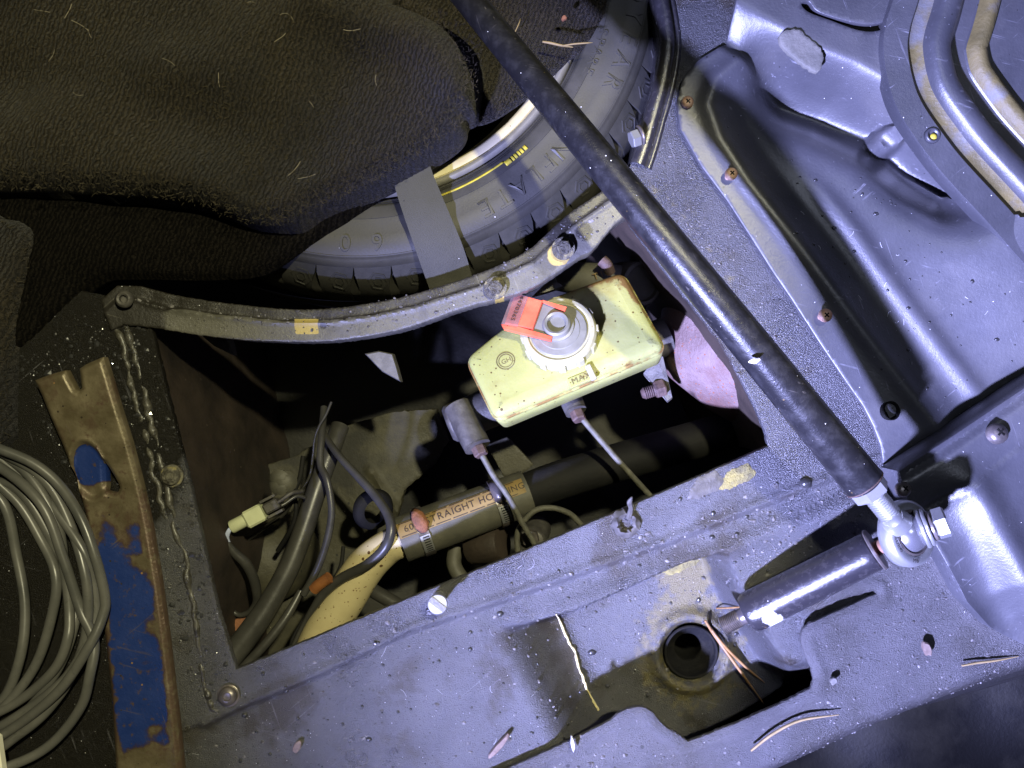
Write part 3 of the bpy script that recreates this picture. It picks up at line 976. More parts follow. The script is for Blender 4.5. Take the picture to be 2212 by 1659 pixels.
def screw_at(parent, x, y, z, r, m='rustscrew', tilt=(0.25, 0.1), name="screw", slot_m='black', hgt=.004, up=0):
    o = P(x, y, z)
    ax = Vector((tilt[0], tilt[1], 1)).normalized()
    o = o + ax * up
    if up > 0:
        add(name + "_shank", lathe([(r * .5, -up - .004), (r * .5, .001)], o, ax, 14), m, parent, smooth=60)
    s = add(name, lathe([(r * .5, -.0002), (r * 1.0, 0), (r, hgt * .35), (r * .92, hgt * .7), (r * .6, hgt * .95), (0, hgt)], o, ax, 20), m, parent, smooth=60)
    u = ax.orthogonal().normalized()
    w_ = ax.cross(u)
    c = o + ax * (hgt * .93)
    add("cross_recess", merge(boxo(c, u * r * .42, w_ * r * .1, ax * .0004), boxo(c + ax * .0001, w_ * r * .42, u * r * .1, ax * .0004)), slot_m, s, smooth=False)
    return s
for x, y, r, t, up_z in ((1484, 222, .0042, (.05, .05), 0), (1573, 382, .0042, (.05, .05), .006), (1774, 684, .0046, (.05, .05), .006)):
    screw_at(liner, x, y, .0075, r, tilt=t, hgt=.0035, up=up_z)
# broken clip hole
add("broken_clip", lathe([(.0062, 0), (.0066, .004), (.0056, .0045), (.0052, .001), (.0045, -.001), (0, -.001)], P(1918, 888, .006), (.2, .1, 1), 18), 'black', liner)

# lower cover strip + bulge (right)
cov = thing("lower_cover", "smooth black plastic cover with two screws at the right below the liner", "plastic cover", P(2150, 1100, 0))
cov_out = [(1914, 1012), (1978, 970), (2028, 938), (2100, 890), (2230, 803), (2340, 730), (2340, 1440), (2212, 1392), (2130, 1350), (2070, 1290), (2020, 1200), (1985, 1140), (1940, 1085)]
def cov_h(x, y, d):
    up = pdist(x, y, [(1914, 1012), (2028, 938), (2230, 803), (2340, 730)])
    lo = pdist(x, y, [(2340, 1440), (2212, 1392), (2130, 1350), (2070, 1290), (2020, 1200), (1975, 1120)])
    cre = pdist(x, y, [(1960, 1085), (2028, 1042), (2136, 962), (2250, 905), (2340, 850)], signed=True)
    z = .030 + .004 * ss(up, 0, 14) - .003 * ss(up, 70, 100)
    z = z + .003 * ss(cre, -2, 6)
    z = z - (.007 + .010 * ss(x, 2010, 2150)) * (1 - ss(lo, 0, 115)) + .006 * np.exp(-((lo - 100) / 40) ** 2) * ss(x, 1950, 2080) - .006 * ss(lo, 130, 260) * ss(y, 1080, 1180) + wob(x, y, .0005, .01, 81)
    return z
sheet("cover_panel", cov_out, .014, cov_h, 'plastic', step=8, depth=.028, parent=cov)
screw_at(cov, 2150, 938, .0345, .0068, m='darkmetal', tilt=(.1, .3), hgt=.006, name="rivet")
screw_at(cov, 1948, 1058, .0335, .0050, m='darkmetal', tilt=(.1, .3), hgt=.005, name="rivet")

# lower dusty panel that overlaps the recess
low_edge = [(1040, 1690), (1104, 1661), (1140, 1645), (1248, 1596), (1320, 1560), (1340, 1543), (1356, 1535), (1376, 1531), (1394, 1532), (1410, 1542), (1424, 1560), (1440, 1576), (1459, 1586), (1488, 1607), (1540, 1588), (1596, 1566), (1686, 1526), (1740, 1498), (1756, 1490), (1762, 1474), (1756, 1446), (1738, 1410), (1733, 1380), (1738, 1362), (1752, 1350), (1803, 1327), (1822, 1319), (1898, 1284), (1893, 1276), (1820, 1296), (1800, 1290), (1800, 1250), (1860, 1200), (1960, 1150)]
def low_h(x, y, d):
    q = pdist(x, y, [(1300, 1900), (1480, 1740), (1620, 1640), (1850, 1530), (1990, 1475), (2100, 1435), (2212, 1400), (2700, 1260)], signed=True)
    return .0055 + wob(x, y, .0006, .014, 91) + .0015 * np.exp(-((d - 16) / 12) ** 2) - .25 * (np.clip(q, 0, 900) / 420) * ss(q, 0, 130)
low = sheet("lower_panel", low_edge + [(2030, 1190), (2090, 1290), (2140, 1340), (2900, 1560), (2900, 2400), (1000, 2400)], .008, low_h, 'dusty', step=7, depth=.0035, rough_edge=.6)
meta(low, "grit covered lower panel overlapping the recess with a wavy edge", "panel", kind="structure")

# ------------------------------------------------------------------ duct (upper right corner)
duct_path = cr([(1975, -80), (1956, -20), (1956, 4), (1920, 36), (1906, 108), (1919, 187), (1945, 252), (1999, 331), (2046, 389), (2136, 486), (2212, 576), (2330, 700)], 6)
duct_path = cr([(1950, -90), (1930, -10), (1912, 50), (1906, 108), (1919, 187), (1945, 252), (1999, 331), (2046, 389), (2136, 486), (2212, 572), (2330, 690)], 6)
dp = [P(x, y, .02) for x, y in duct_path]
def sweep(path, prof, k0=0):
    """prof: (offset to the upper right in metres, height) swept along a path on the panel."""
    v, f = [], []
    n = len(path)
    for i in range(n):
        a, b = path[max(0, i - 1)], path[min(n - 1, i + 1)]
        t = (b - a)
        t.z = 0
        t.normalize()
        nn = Vector((-t.y, t.x, 0))
        if nn.x < 0 and nn.y < 0:
            nn = -nn
        for s_, z in prof:
            v.append(Vector((path[i].x, path[i].y, 0)) + nn * s_ + Vector((0, 0, z)))
    m_ = len(prof)
    for i in range(n - 1):
        for j in range(m_ - 1):
            f.append((i * m_ + j, i * m_ + j + 1, (i + 1) * m_ + j + 1, (i + 1) * m_ + j))
    return v, f
du = thing("rubber_duct", "stepped black duct mouth with ochre bands in the upper right corner", "duct", P(2200, 120, 0))
add("flange", sweep(dp, [(0, .008), (0, .019), (.0006, .0205), (.008, .021), (.016, .0215), (.0168, .0205)]), 'plastic', du, smooth=50)
add("ochre_seam", sweep(dp, [(.0168, .0185), (.019, .0175), (.024, .018), (.027, .0195)]), 'ochre', du, smooth=60)  # ochre-coloured band along the groove
add("outer_ridge", sweep(dp, [(.027, .0195), (.0295, .025), (.033, .0268), (.038, .0262), (.043, .0245), (.046, .019)]), 'plastic', du, smooth=60)
add("inner_groove", sweep(dp, [(.046, .019), (.050, .012), (.055, .012), (.058, .015)]), 'plastic', du, smooth=60)
add("inner_rim", sweep(dp, [(.058, .015), (.061, .020), (.065, .0218), (.070, .019), (.074, .008)]), 'ochre', du, smooth=60)
add("duct_throat", sweep(dp, [(.074, .008), (.080, -.03), (.086, -.10)]), 'black', du, smooth=60)
hp = P(2015, 292, .0222)
add("fixing_eye", lathe([(.0028, -.001), (.0034, .0006), (.0046, .0012), (.0052, .0002), (.0054, -.0015)], hp, (.1, .1, 1), 20), 'plastic', du)
add("bright_stud", lathe([(.0022, -.002), (.0022, .0002), (.001, .0006), (0, .0007)], P(2017, 295, .0222), (0, 0, 1), 12), 'yellow', du)

# ------------------------------------------------------------------ brace bar and its rod end
B0, B1 = P(972, -50, .062), P(1866, 1043, .082)
bar = thing("brace_bar", "long gloss black brace bar crossing from the top to the silver rod end", "brace bar", (B1.x, B1.y, .03))
bd = (B1 - P(1866 - 90, 1043 - 110, .0835)).normalized()
pts = [P(972 + 894 * t, -50 + 1093 * t, .062 + .020 * t + .034 * math.sin(math.pi * t)) for t in np.linspace(0, 1, 60)]
add("tube", tube(pts, [.0087 + .0035 * t for t in np.linspace(0, 1, 60)], 40), 'tube', bar, smooth=50)
rustring = B1 + bd * .0002
add("tube_collar", lathe([(.0121, 0), (.0125, .0004), (.0125, .001), (.008, .0012)], B1, bd, 40), 'rustdark', bar, smooth=40)
add("lock_nut", hexnut(B1 + bd * .001, bd, .0112, .0085, .4), 'zinc', bar, smooth=False)
prof = [(.0062, 0)]
for i in range(11):
    prof += [(.0068, .0085 + i * .0016), (.0058, .0093 + i * .0016)]
prof += [(.0058, .030)]
add("threaded_shank", lathe(prof, B1, bd, 24), 'zinc', bar, smooth=60)
EC = P(1957, 1152, .066)
eax = Vector((.455, .205, .866)).normalized()
add("rod_eye", lathe([(.0140, -.0050), (.0176, -.0058), (.0198, -.0042), (.0204, 0), (.0198, .0042), (.0176, .0058), (.0140, .0050), (.0140, -.0050)], EC, eax, 56, cap=False), 'zinc', bar, smooth=50)
neck_a = B1 + bd * .026
neck_b = EC - (EC - neck_a).normalized() * .0190
add("eye_neck", tube([neck_a, neck_a.lerp(neck_b, .5), neck_b + (neck_b - neck_a).normalized() * .004], [.0066, .0072, .0088], 24), 'zinc', bar, smooth=60)
add("race_ring", lathe([(.0122, -.0044), (.0138, -.0052), (.0138, .0052), (.0126, .0056), (.0118, .0046)], EC, eax, 48, cap=False), 'darkmetal', bar, smooth=50)
bax0 = Vector((.855, .365, .37)).normalized()
ball = [(.0126 * math.cos(a), .0126 * math.sin(a)) for a in np.linspace(-.9, .98, 16)]
add("ball", lathe(ball, EC, bax0, 48), 'chrome', bar, smooth=60)

eye = [o_ for o_ in bar.children if o_.name.startswith("rod_eye")] or [None]
def eye_text(txt, a0, step):
    bx = (Vector((-.6, -.8, 0)) - eax * Vector((-.6, -.8, 0)).dot(eax)).normalized()
    by = eax.cross(bx)
    for i, ch in enumerate(txt):
        a = math.radians(a0 + i * step)
        out = bx * math.cos(a) + by * math.sin(a)
        tan = eax.cross(out)
        g, f, wd = glyph(ch, .0034, .0)
        c_ = EC + out * .0166 + eax * .0060
        add("stamped_letter", ([c_ + tan * (x - wd / 2) - out * (y - .0012) for x, y, z in g], f), 'ink', bar, smooth=False)
eye_text("AURO", -48, 9)
eye_text("MB", 22, 9)

# standoff bolted through the eye
SA, SB = P(1622, 1322, .010), P(1885, 1190, .042)
sax = (SB - SA).normalized()
so = thing("standoff", "gloss black standoff cylinder with chipped paint bolted to the rod end", "standoff", SA)
Ls = (SB - SA).length
prof = [(.0085, -.0035), (.0122, -.0022), (.0137, .001), (.0138, .004), (.0126, Ls - .001), (.0122, Ls)]
gv, gf = lathe([(p[0], p[1]) for p in prof[:4]] + [(.0138 - .0012 * t, .004 + (Ls - .005) * t) for t in np.linspace(.05, 1, 20)] + [prof[-1]], SA, sax, 56)
bare = []
for v in gv:
    h_ = (v - SA).dot(sax)
    rv_ = (v - SA) - sax * h_
    dn = max(0, rv_.normalized().dot(Vector((.1, -.75, .6)).normalized()))
    bare.append(.62 * math.exp(-((h_ - .013) / .008) ** 2) * (.35 + .65 * dn) + .1)
add("cylinder", (gv, gf), 'gloss', so, smooth=40, attrs={'bare': bare})
tp = [(.0055, -.022)]
for i in range(10):
    tp += [(.0062, -.021 + i * .0013), (.0054, -.0203 + i * .0013)]
tp += [(.0058, -.006), (.0058, 0)]
add("stud", lathe(tp, SA, sax, 24), 'darkmetal', so, smooth=60)
add("end_washer", lathe([(.004, 0), (.0135, .0002), (.0139, .001), (.0135, .0022), (.004, .0024)], SB + sax * .0005, sax, 40), 'darkmetal', so, smooth=40)
bax = Vector((.855, .365, .37)).normalized()
add("sleeve", tube([SB + sax * .002, SB.lerp(EC, .5), EC - bax * .004], .0047, 24), 'copper', so, smooth=60)
add("washer", lathe([(.004, .0086), (.0118, .0087), (.0123, .0094), (.0123, .0104), (.0118, .0111), (.004, .0112)], EC, bax, 40), 'zinc', so, smooth=40)
add("washer", lathe([(.004, .0114), (.0113, .0115), (.0117, .0121), (.0117, .0131), (.0112, .0137), (.004, .0138)], EC, bax, 40), 'zinc', so, smooth=40)
add("spring_washer", lathe([(.004, .0139), (.0090, .0140), (.0094, .0146), (.0094, .0160), (.0088, .0166), (.004, .0166)], EC, bax, 32), 'darkmetal', so, smooth=40)
add("bolt_shank", lathe([(.0062, .002), (.0062, .0185)], EC, bax, 20), 'darkmetal', so)
add("bolt_head", hexnut(EC + bax * .0168, bax, .0096, .0078, .35, .14), 'zinc', so, smooth=False)

# ------------------------------------------------------------------ brake reservoir on its master cylinder
th = math.radians(23)
e1 = Vector((.92, .392, 0)).normalized()
uu = Vector((-e1.y, e1.x, 0))
rn = (Vector((0, 0, 1)) * math.cos(th) + uu * math.sin(th)).normalized()
e2 = rn.cross(e1)
RO = P(1215, 745, -.020)
res = thing("brake_reservoir", "yellowed brake fluid reservoir with a red tag on its cap", "reservoir", RO - rn * .045)
def rp(x, y, h=0.0):
    return ray_plane(x, y, RO, rn) + rn * h
def loc2(p):
    d = p - RO
    return (d.dot(e1), d.dot(e2))
corners = [(1003, 772), (1088, 702), (1176, 644), (1346, 582), (1440, 750), (1068, 906)]
lc = [loc2(rp(*c)) for c in corners]
def roundpoly(poly, r, n=6):
    out = []
    m_ = len(poly)
    for i in range(m_):
        p0, p1, p2 = (np.array(poly[(i + k) % m_]) for k in (-1, 0, 1))
        a, b = p0 - p1, p2 - p1
        ra = min(r, np.linalg.norm(a) * .45, np.linalg.norm(b) * .45)
        A, B = p1 + a / np.linalg.norm(a) * ra, p1 + b / np.linalg.norm(b) * ra
        for t in np.linspace(0, 1, n):
            out.append((1 - t) ** 2 * A + 2 * t * (1 - t) * p1 + t * t * B)
    return np.array(out)
def offs(poly, d):
    n = len(poly)
    ar = sum(poly[i][0] * poly[(i + 1) % n][1] - poly[(i + 1) % n][0] * poly[i][1] for i in range(n))
    t = np.roll(poly, -1, 0) - np.roll(poly, 1, 0)
    t /= np.linalg.norm(t, axis=1)[:, None] + 1e-12
    nn = np.stack([t[:, 1], -t[:, 0]], 1) * (1 if ar > 0 else -1)
    return poly + nn * d
rpoly = roundpoly(lc, .008)
if sum(rpoly[i][0] * rpoly[(i + 1) % len(rpoly)][1] - rpoly[(i + 1) % len(rpoly)][0] * rpoly[i][1] for i in range(len(rpoly))) < 0:
    rpoly = rpoly[::-1]
def rring(off, h):
    return [RO + e1 * a + e2 * b + rn * h for a, b in offs(rpoly, off)]
# top with stain attribute: triangulated fan rings
rings = [rring(o_, h_) for o_, h_ in ((-.010, .0007), (-.006, .0002), (-.003, -.0007), (-.0012, -.0020), (-.0006, -.0038), (-.0006, -.0055))]
gv, gf = loft(rings, False, False)
inner = offs(rpoly, -.010)
xs, ys = np.meshgrid(np.arange(-.09, .09, .003), np.arange(-.06, .07, .003))
gx, gy = xs.ravel(), ys.ravel()
k_ = inside(gx, gy, inner) & (pdist(gx, gy, inner, True) > .0015)
cc_ = [Vector((float(a), float(b))) for a, b in inner] + [Vector((float(a), float(b))) for a, b in zip(gx[k_], gy[k_])]
vo, _, fo = delaunay_2d_cdt(cc_, [(i, (i + 1) % len(inner)) for i in range(len(inner))], [], 0, 1e-7)[:3]
VV = np.array([(v.x, v.y) for v in vo])
b0 = len(gv)
dd_ = pdist(VV[:, 0], VV[:, 1], inner, True)
gv += [RO + e1 * float(a) + e2 * float(b) + rn * (.0007 + .0008 * float(ss(np.array([q]), 0, .012)[0])) for (a, b), q in zip(VV, dd_)]
cen = VV[np.array([tuple(f) for f in fo])].mean(1)
kk = inside(cen[:, 0], cen[:, 1], inner)
gf += [tuple(i + b0 for i in f) for f, q in zip(fo, kk) if q]
stain = []
for v in gv:
    a, b = loc2(v)
    d_edge = min(math.hypot(a - q[0], b - q[1]) for q in rpoly)
    stain.append(max(0, .72 * math.exp(-(d_edge / .006) ** 2) * (.85 if a > .03 else .38) * (.75 + .35 * math.sin(a * 310 + 1) * math.sin(b * 270))) + .58 * math.exp(-((a - .035) / .03) ** 2 - ((b - .032) / .012) ** 2))
add("lid", (gv, gf), 'tank', res, smooth=50, attrs={'stain': stain})
add("seam_bead", loft([rring(-.0006, -.0055), rring(.0006, -.006), rring(.0008, -.0072), rring(-.0003, -.0078)], False, False), 'tank', res, smooth=40, attrs={'stain': [.52] * (4 * len(rpoly))})
add("tank", loft([rring(-.0004, -.0078), rring(-.0004, -.0095), rring(.0, -.0100), rring(-.0005, -.018), rring(-.002, -.030), rring(-.006, -.034)], False, True), 'tank', res, smooth=50, attrs={'stain': [.1] * (6 * len(rpoly))})
# filler cap
CO = rp(1211, 729)
ck = S * (H + .02) / H
cr_ = .0262
colv = []
prof = [(.0235, -.001), (.0262, .0005), (.0262, .0100), (.0248, .0118), (.0222, .0122), (.0212, .0112), (.0, .0112)]
add("filler_cap", lathe(prof, CO, rn, 60), 'cap', res, smooth=35)
for i in range(12):
    a = 2 * math.pi * i / 12 + .2
    u = e1 * math.cos(a) + e2 * math.sin(a)
    t = rn.cross(u)
    add("grip_rib", boxo(CO + u * .0262 + rn * .0052, u * .0013, t * .0026, rn * .0050, .4), 'cap', res, smooth=30)
add("cap_disc", lathe([(.0195, .0108), (.0200, .0122), (.0192, .0130), (.0150, .0133), (.0146, .0138), (.0, .0138)], CO, rn, 60), 'grey', res, smooth=35)
PO = CO + rn * .0138 + e2 * .002
add("terminal_post", lathe([(.0115, -.001), (.0115, .0016), (.0098, .0022), (.0094, .0062), (.0082, .0072), (.0066, .0066), (.0058, .002), (0, .0012)], PO, rn, 40), 'grey', res, smooth=35)
tq = lambda x, y, h: rp(x, y, 0) + rn * h
def quadslab(cs, thick):
    top = [c for c in cs]
    return loft([top, [c - rn * thick for c in top]], True, True)
def ray_h(x, y, h):
    return ray_plane(x, y, RO + rn * h, rn)
pl = [ray_h(*c, .0172) for c in ((1146, 712), (1172, 654), (1212, 668), (1222, 700), (1205, 728), (1188, 733))]
add("terminal_plate", quadslab(pl[::-1], .0022), 'grey', res, smooth=False)
tg = [ray_h(*c, .0215) for c in ((1091, 696), (1113, 634), (1171, 650), (1151, 708))]
add("tag", quadslab(tg[::-1], .0040), 'red', res, smooth=False)
ts = [ray_h(*c, .0190) for c in ((1083, 701), (1094, 698), (1193, 727), (1190, 734), (1088, 709))]
add("tag_edge", quadslab(ts[::-1], .004), 'red', res, smooth=False)
tr = [ray_h(*c, .0205) for c in ((1166, 650), (1172, 648), (1224, 663), (1220, 672))]
add("tag_arm", quadslab(tr[::-1], .0015), 'red', res, smooth=False)
tpq = [ray_h(*c, .0224) for c in ((1083, 699), (1108, 632), (1120, 634), (1141, 642), (1118, 705))]
tape = add("tape", quadslab(tpq[::-1], .0003), 'tape', res, smooth=False)
# number on the tag: reads downwards
A_, B_ = ray_h(1128, 640, .0228), ray_h(1106, 694, .0228)
rd = (B_ - A_).normalized()
upv = rn.cross(rd)
for i, ch in enumerate("4470365"):
    g, f, wd = glyph(ch, .0042, .00012)
    o_ = A_ + rd * ((B_ - A_).length * (i + .1) / 7)
    add("digit", ([o_ + rd * x + upv * (y - .0015) + rn * z for x, y, z in g], f), 'ink', tape, smooth=False)
# embossed marks on the lid
LO = rp(1093, 781, .0013)
mk = [lathe([(.0066, -.0006), (.0068, .0004), (.0062, .0004), (.006, -.0006)], LO, rn, 30, cap=False), lathe([(.0050, -.0006), (.0052, .0004), (.0047, .0004), (.0045, -.0006)], LO, rn, 30, cap=False)]
emblem = add("embossed_emblem", merge(*mk), 'ochre', res, smooth=40)
for ch, dx in (("G", -.0034), ("H", .0004)):
    g, f, wd = glyph(ch, .0052, .0003)
    add("embossed_letter", ([LO + e1 * (x + dx) + e2 * (y - .0018) + rn * z for x, y, z in g], f), 'ochre', emblem, smooth=False)
mx = rp(1232, 829, .0012)
mxp = boxo(mx + e1 * .0085 - rn * .0004, e1 * .0095, e2 * .0036, rn * .0007, .5)
maxp = add("level_plate", mxp, 'tank', res, smooth=30, attrs={'stain': [.38] * 32})
o_ = mx + e2 * -.0018 + e1 * .0012
for ch in "MAX":
    g, f, wd = glyph(ch, .0060, .0004)
    add("embossed_letter", ([o_ + e1 * x + e2 * y + rn * (z + .0002) for x, y, z in g], f), 'ochre', maxp, smooth=False)
    o_ = o_ + e1 * (wd + .0008)
add("cap_stop", boxo(rp(1277, 806, .0015), e1 * .0022, e2 * .006, rn * .0018, .4), 'cap', res, smooth=30)

mc = thing("master_cylinder", "grey cast brake master cylinder below the reservoir with two pipe ports", "master cylinder", P(1200, 850, -.09))
ma, mb = P(968, 918, -.072), P(1440, 726, -.085)
md = (mb - ma).normalized()
add("cylinder", lathe([(.0, -.001), (.012, -.0005), (.0148, .002), (.0152, .006), (.0152, (mb - ma).length)], ma, md, 40), 'cast', mc, smooth=45)
for (a, b, r1) in ((P(1000, 902, -.062), P(1030, 962, -.052), .0105), (P(1226, 846, -.066), P(1243, 886, -.058), .0085)):
    d = (b - a).normalized()
    ln = (b - a).length
    pt = add("port", lathe([(r1 * 1.05, -.01), (r1, ln * .6), (r1 * .96, ln), (0, ln)], a, d, 32), 'cast', mc, smooth=40)
    add("port_washer", lathe([(.003, ln), (r1 * .95, ln + .0002), (r1 * .97, ln + .0014), (.003, ln + .0016)], a, d, 24), 'cast', pt, smooth=40)
    add("union_nut", hexnut(a + d * (ln + .001), d, .0055, .008), 'rustdark', pt, smooth=False)
bp = add("mounting_flange", quadslab([P(1418, 772, -.055), P(1432, 770, -.055), P(1452, 858, -.07), P(1442, 866, -.07), P(1420, 838, -.07), P(1390, 806, -.065)][::-1], .004), 'cast', mc, smooth=False)
fa = P(1436, 836, -.066)
fd = (P(1385, 852, -.066) - fa).normalized()
add("flange_nut", hexnut(fa, fd, .0072, .008, .3), 'rustdark', mc, smooth=False)
fp = [(.0045, .006)]
for i in range(6):
    fp += [(.0048, .0085 + i * .0015), (.0041, .0092 + i * .0015)]
fp += [(.003, .0185)]
add("flange_stud", lathe(fp, fa, fd, 18), 'rustdark', mc, smooth=60)

for lab, path in (("thin greyed brake pipe running from the left port down behind the hose clamp", [(1036, 975, -.05), (1046, 992, -.052), (1068, 1030, -.056), (1097, 1071, -.06), (1126, 1126, -.066), (1152, 1170, -.07), (1170, 1200, -.075)]),
                  ("thin greyed brake pipe running from the middle port to the front rail", [(1247, 890, -.056), (1256, 902, -.057), (1290, 942, -.06), (1340, 1000, -.064), (1403, 1070, -.07), (1440, 1112, -.075)]),
                  ("looped end of greyed pipe arching out beside the front rail", [(1124, 1215, -.085), (1117, 1175, -.082), (1122, 1140, -.08), (1151, 1106, -.078), (1182, 1097, -.078), (1216, 1103, -.08), (1242, 1119, -.084), (1275, 1160, -.09)])):
    o = add("brake_pipe", ptube(path, .0023, 12, 8), 'pipe', smooth=60)
    meta(o, lab, "pipe")

sv = thing("brake_servo", "mottled pink grey brake servo drum right of the reservoir", "brake servo", P(1560, 780, -.15))
sa, sb = P(1446, 775, -.095), P(1640, 700, -.105)
sd_ = (sb - sa).normalized()
add("drum", lathe([(0, -.004), (.016, -.003), (.024, .002), (.036, .010), (.052, .020), (.066, .032), (.074, .048), (.077, .09)], sa, sd_, 64), 'pink', sv, smooth=60)
bh = thing("vacuum_hose", "black hose stub with tan markings behind the reservoir corner", "hose", P(1300, 600, -.1))
add("hose", ptube([(1190, 590, -.09), (1240, 600, -.085), (1300, 604, -.08), (1350, 612, -.085), (1390, 640, -.10)], .0125, 24, 6), 'hose', bh, smooth=60)
add("elbow", ptube([(1318, 588, -.06), (1310, 572, -.055), (1300, 562, -.055)], [.004, .0045, .0045], 16, 5), 'rustdark', bh, smooth=60)
ha = P(1283, 606, -.0668)
for i, ch in enumerate("TIN"):
    g, f, wd = glyph(ch, .0075, .0002)
    add("printed_letter", ([ha + Vector((.93, .37, 0)) * (x + i * .0062) + Vector((-.3, .9, .2)) * y + Vector((0, 0, z)) for x, y, z in g], f), 'label', bh, smooth=False)
cn = add("canister", lathe([(.017, -.03), (.0175, .0), (.0165, .003), (.014, .0035), (.013, 0), (0, -.001)], P(1384, 612, -.075), (.35, -.1, .9), 40), 'floor', smooth=40)
meta(cn, "round dull olive canister end behind the reservoir", "canister")

# light showing through gaps under the rail, built as pale tabs
for lab, cs in (("left pale tab painted as light through a gap under the curved rail", [(424, 715), (490, 720), (497, 745), (502, 767), (462, 747)]),
                ("middle pale tab painted as light through a gap under the curved rail", [(788, 764), (818, 758), (848, 764), (858, 795), (866, 825), (826, 803)]),
                ("right pale tab painted as light through a gap between the rail and the reservoir", [(1150, 640), (1172, 618), (1198, 592), (1203, 608), (1218, 619), (1185, 630)])):
    top = [P(x, y, -.040) for x, y in cs]
    ce = sum(top, Vector()) / len(top)
    o = add("light_gap_tab", loft([[ce.lerp(t, .9) + Vector((0, 0, .0012)) for t in top][::-1], top[::-1], [t - Vector((0, 0, .012)) for t in top][::-1]], True, True), 'pale', smooth=False)
    meta(o, lab, "bracket", "light gaps under the rail, painted pale")

# ------------------------------------------------------------------ coolant hose, clamps, cream pipe, loom
hA, hB = P(866, 1166, -.085), P(1140, 1063, -.100)
hd = (hB - hA).normalized()
hl = (hB - hA).length
hs = thing("coolant_hose", "straight black hose with a cream printed label and two worm clamps", "hose", P(1000, 1115, -.12))
hr = .0182
add("hose", lathe([(.0145, .0005), (hr * .98, 0), (hr, .002), (hr, hl * .5), (hr * .98, hl)], hA, hd, 48), 'hose', hs, smooth=40)
hside = Vector((0, 0, 1)).cross(hd).normalized()      # up the picture
def on_hose(u, ang, r):
    a = math.radians(ang)
    return hA + hd * u + (hside * math.sin(a) + hd.cross(hside) * -1 * -math.cos(a)) * r
up_ = hd.cross(hside)
if up_.z < 0: up_ = -up_
def on_hose(u, ang, r):
    a = math.radians(ang)
    return hA + hd * u + (hside * math.sin(a) + up_ * math.cos(a)) * r
def patch(u0, u1, a0, a1, r, nu=30, na=6):
    v, f = [], []
    for i in range(nu + 1):
        for j in range(na + 1):
            v.append(on_hose(u0 + (u1 - u0) * i / nu, a0 + (a1 - a0) * j / na, r))
    n0 = na + 1
    for i in range(nu):
        for j in range(na):
            f.append((i * n0 + j, (i + 1) * n0 + j, (i + 1) * n0 + j + 1, i * n0 + j + 1))
    return v, f
la0, la1 = 8, 47
lbl = add("label_strip", patch(.0005, hl - .003, la0, la1, hr + .0003), 'label', hs)
rowh = math.radians(la1 - la0) * hr
def hose_text(txt, u, size):
    for ch in txt:
        if ch == ' ':
            u += size * .3
            continue
        g, f, wd = glyph(ch, size, .0)
        v = [on_hose(u + x, la0 + 11.5 + math.degrees(y / hr), hr + .0006) for x, y, z in g]
        add("letter", (v, f), 'ink', lbl, smooth=False)
        u += wd + size * .11
hose_text("60", .0052, .0072)
hose_text("STRAIGHT HOSE", .0225, .0078)
hose_text("ING", .0905, .0072)
for aa in (la0 + 2.2, la1 - 4):
    for q in range(7):
        add("printed_rule", patch(.002 + q * .0138, .0138 + q * .0138, aa, aa + 2.2, hr + .0005, 8, 1), 'ink', lbl)
for u, rust_, lab in ((.0185, True, "rusty worm clamp"), (.082, False, "silver worm clamp")):
    cl = add("hose_clamp", lathe([(hr + .0002, -.0042), (hr + .0013, -.0040), (hr + .0013, .0040), (hr + .0002, .0042)], hA + hd * u, hd, 48, cap=False), 'darkmetal', hs, smooth=40)
    cl['label'] = lab
    add("screw_housing", tube([on_hose(u - .001, 60, hr + .003), on_hose(u, 38, hr + .005), on_hose(u + .001, 18, hr + .0048), on_hose(u + .001, 6, hr + .003)], [.0028, .0052, .0056, .003], 14), 'rust' if rust_ else 'darkmetal', cl)
    add("slotted_band", patch(u - .0038, u + .0042, -48, -2, hr + .0017, 4, 12), 'zinc', cl)
    for k in range(7):
        aa = -44 + k * 6
        add("band_slot", patch(u - .0018, u + .003, aa, aa + 2.6, hr + .0020, 2, 2), 'black', cl)
o = add("metal_pipe", tube([P(*p) for p in cr([(1128, 1068, -.1), (1200, 1040, -.102), (1330, 1000, -.108), (1520, 945, -.12), (1700, 890, -.13)], 8)], .0155, 32), 'oilpipe', smooth=60)
meta(o, "mottled black pipe leaving the right end of the labelled hose", "pipe")
o = add("coolant_pipe", ptube([(672, 1430, -.125), (705, 1358, -.118), (746, 1291, -.109), (790, 1224, -.100), (836, 1183, -.092), (872, 1168, -.086), (900, 1156, -.085)], [.0172, .0170, .0165, .0155, .0135, .0125, .0125], 36, 10), 'cream', smooth=60)
meta(o, "cream painted pipe with brown spots bending up into the labelled hose", "pipe")

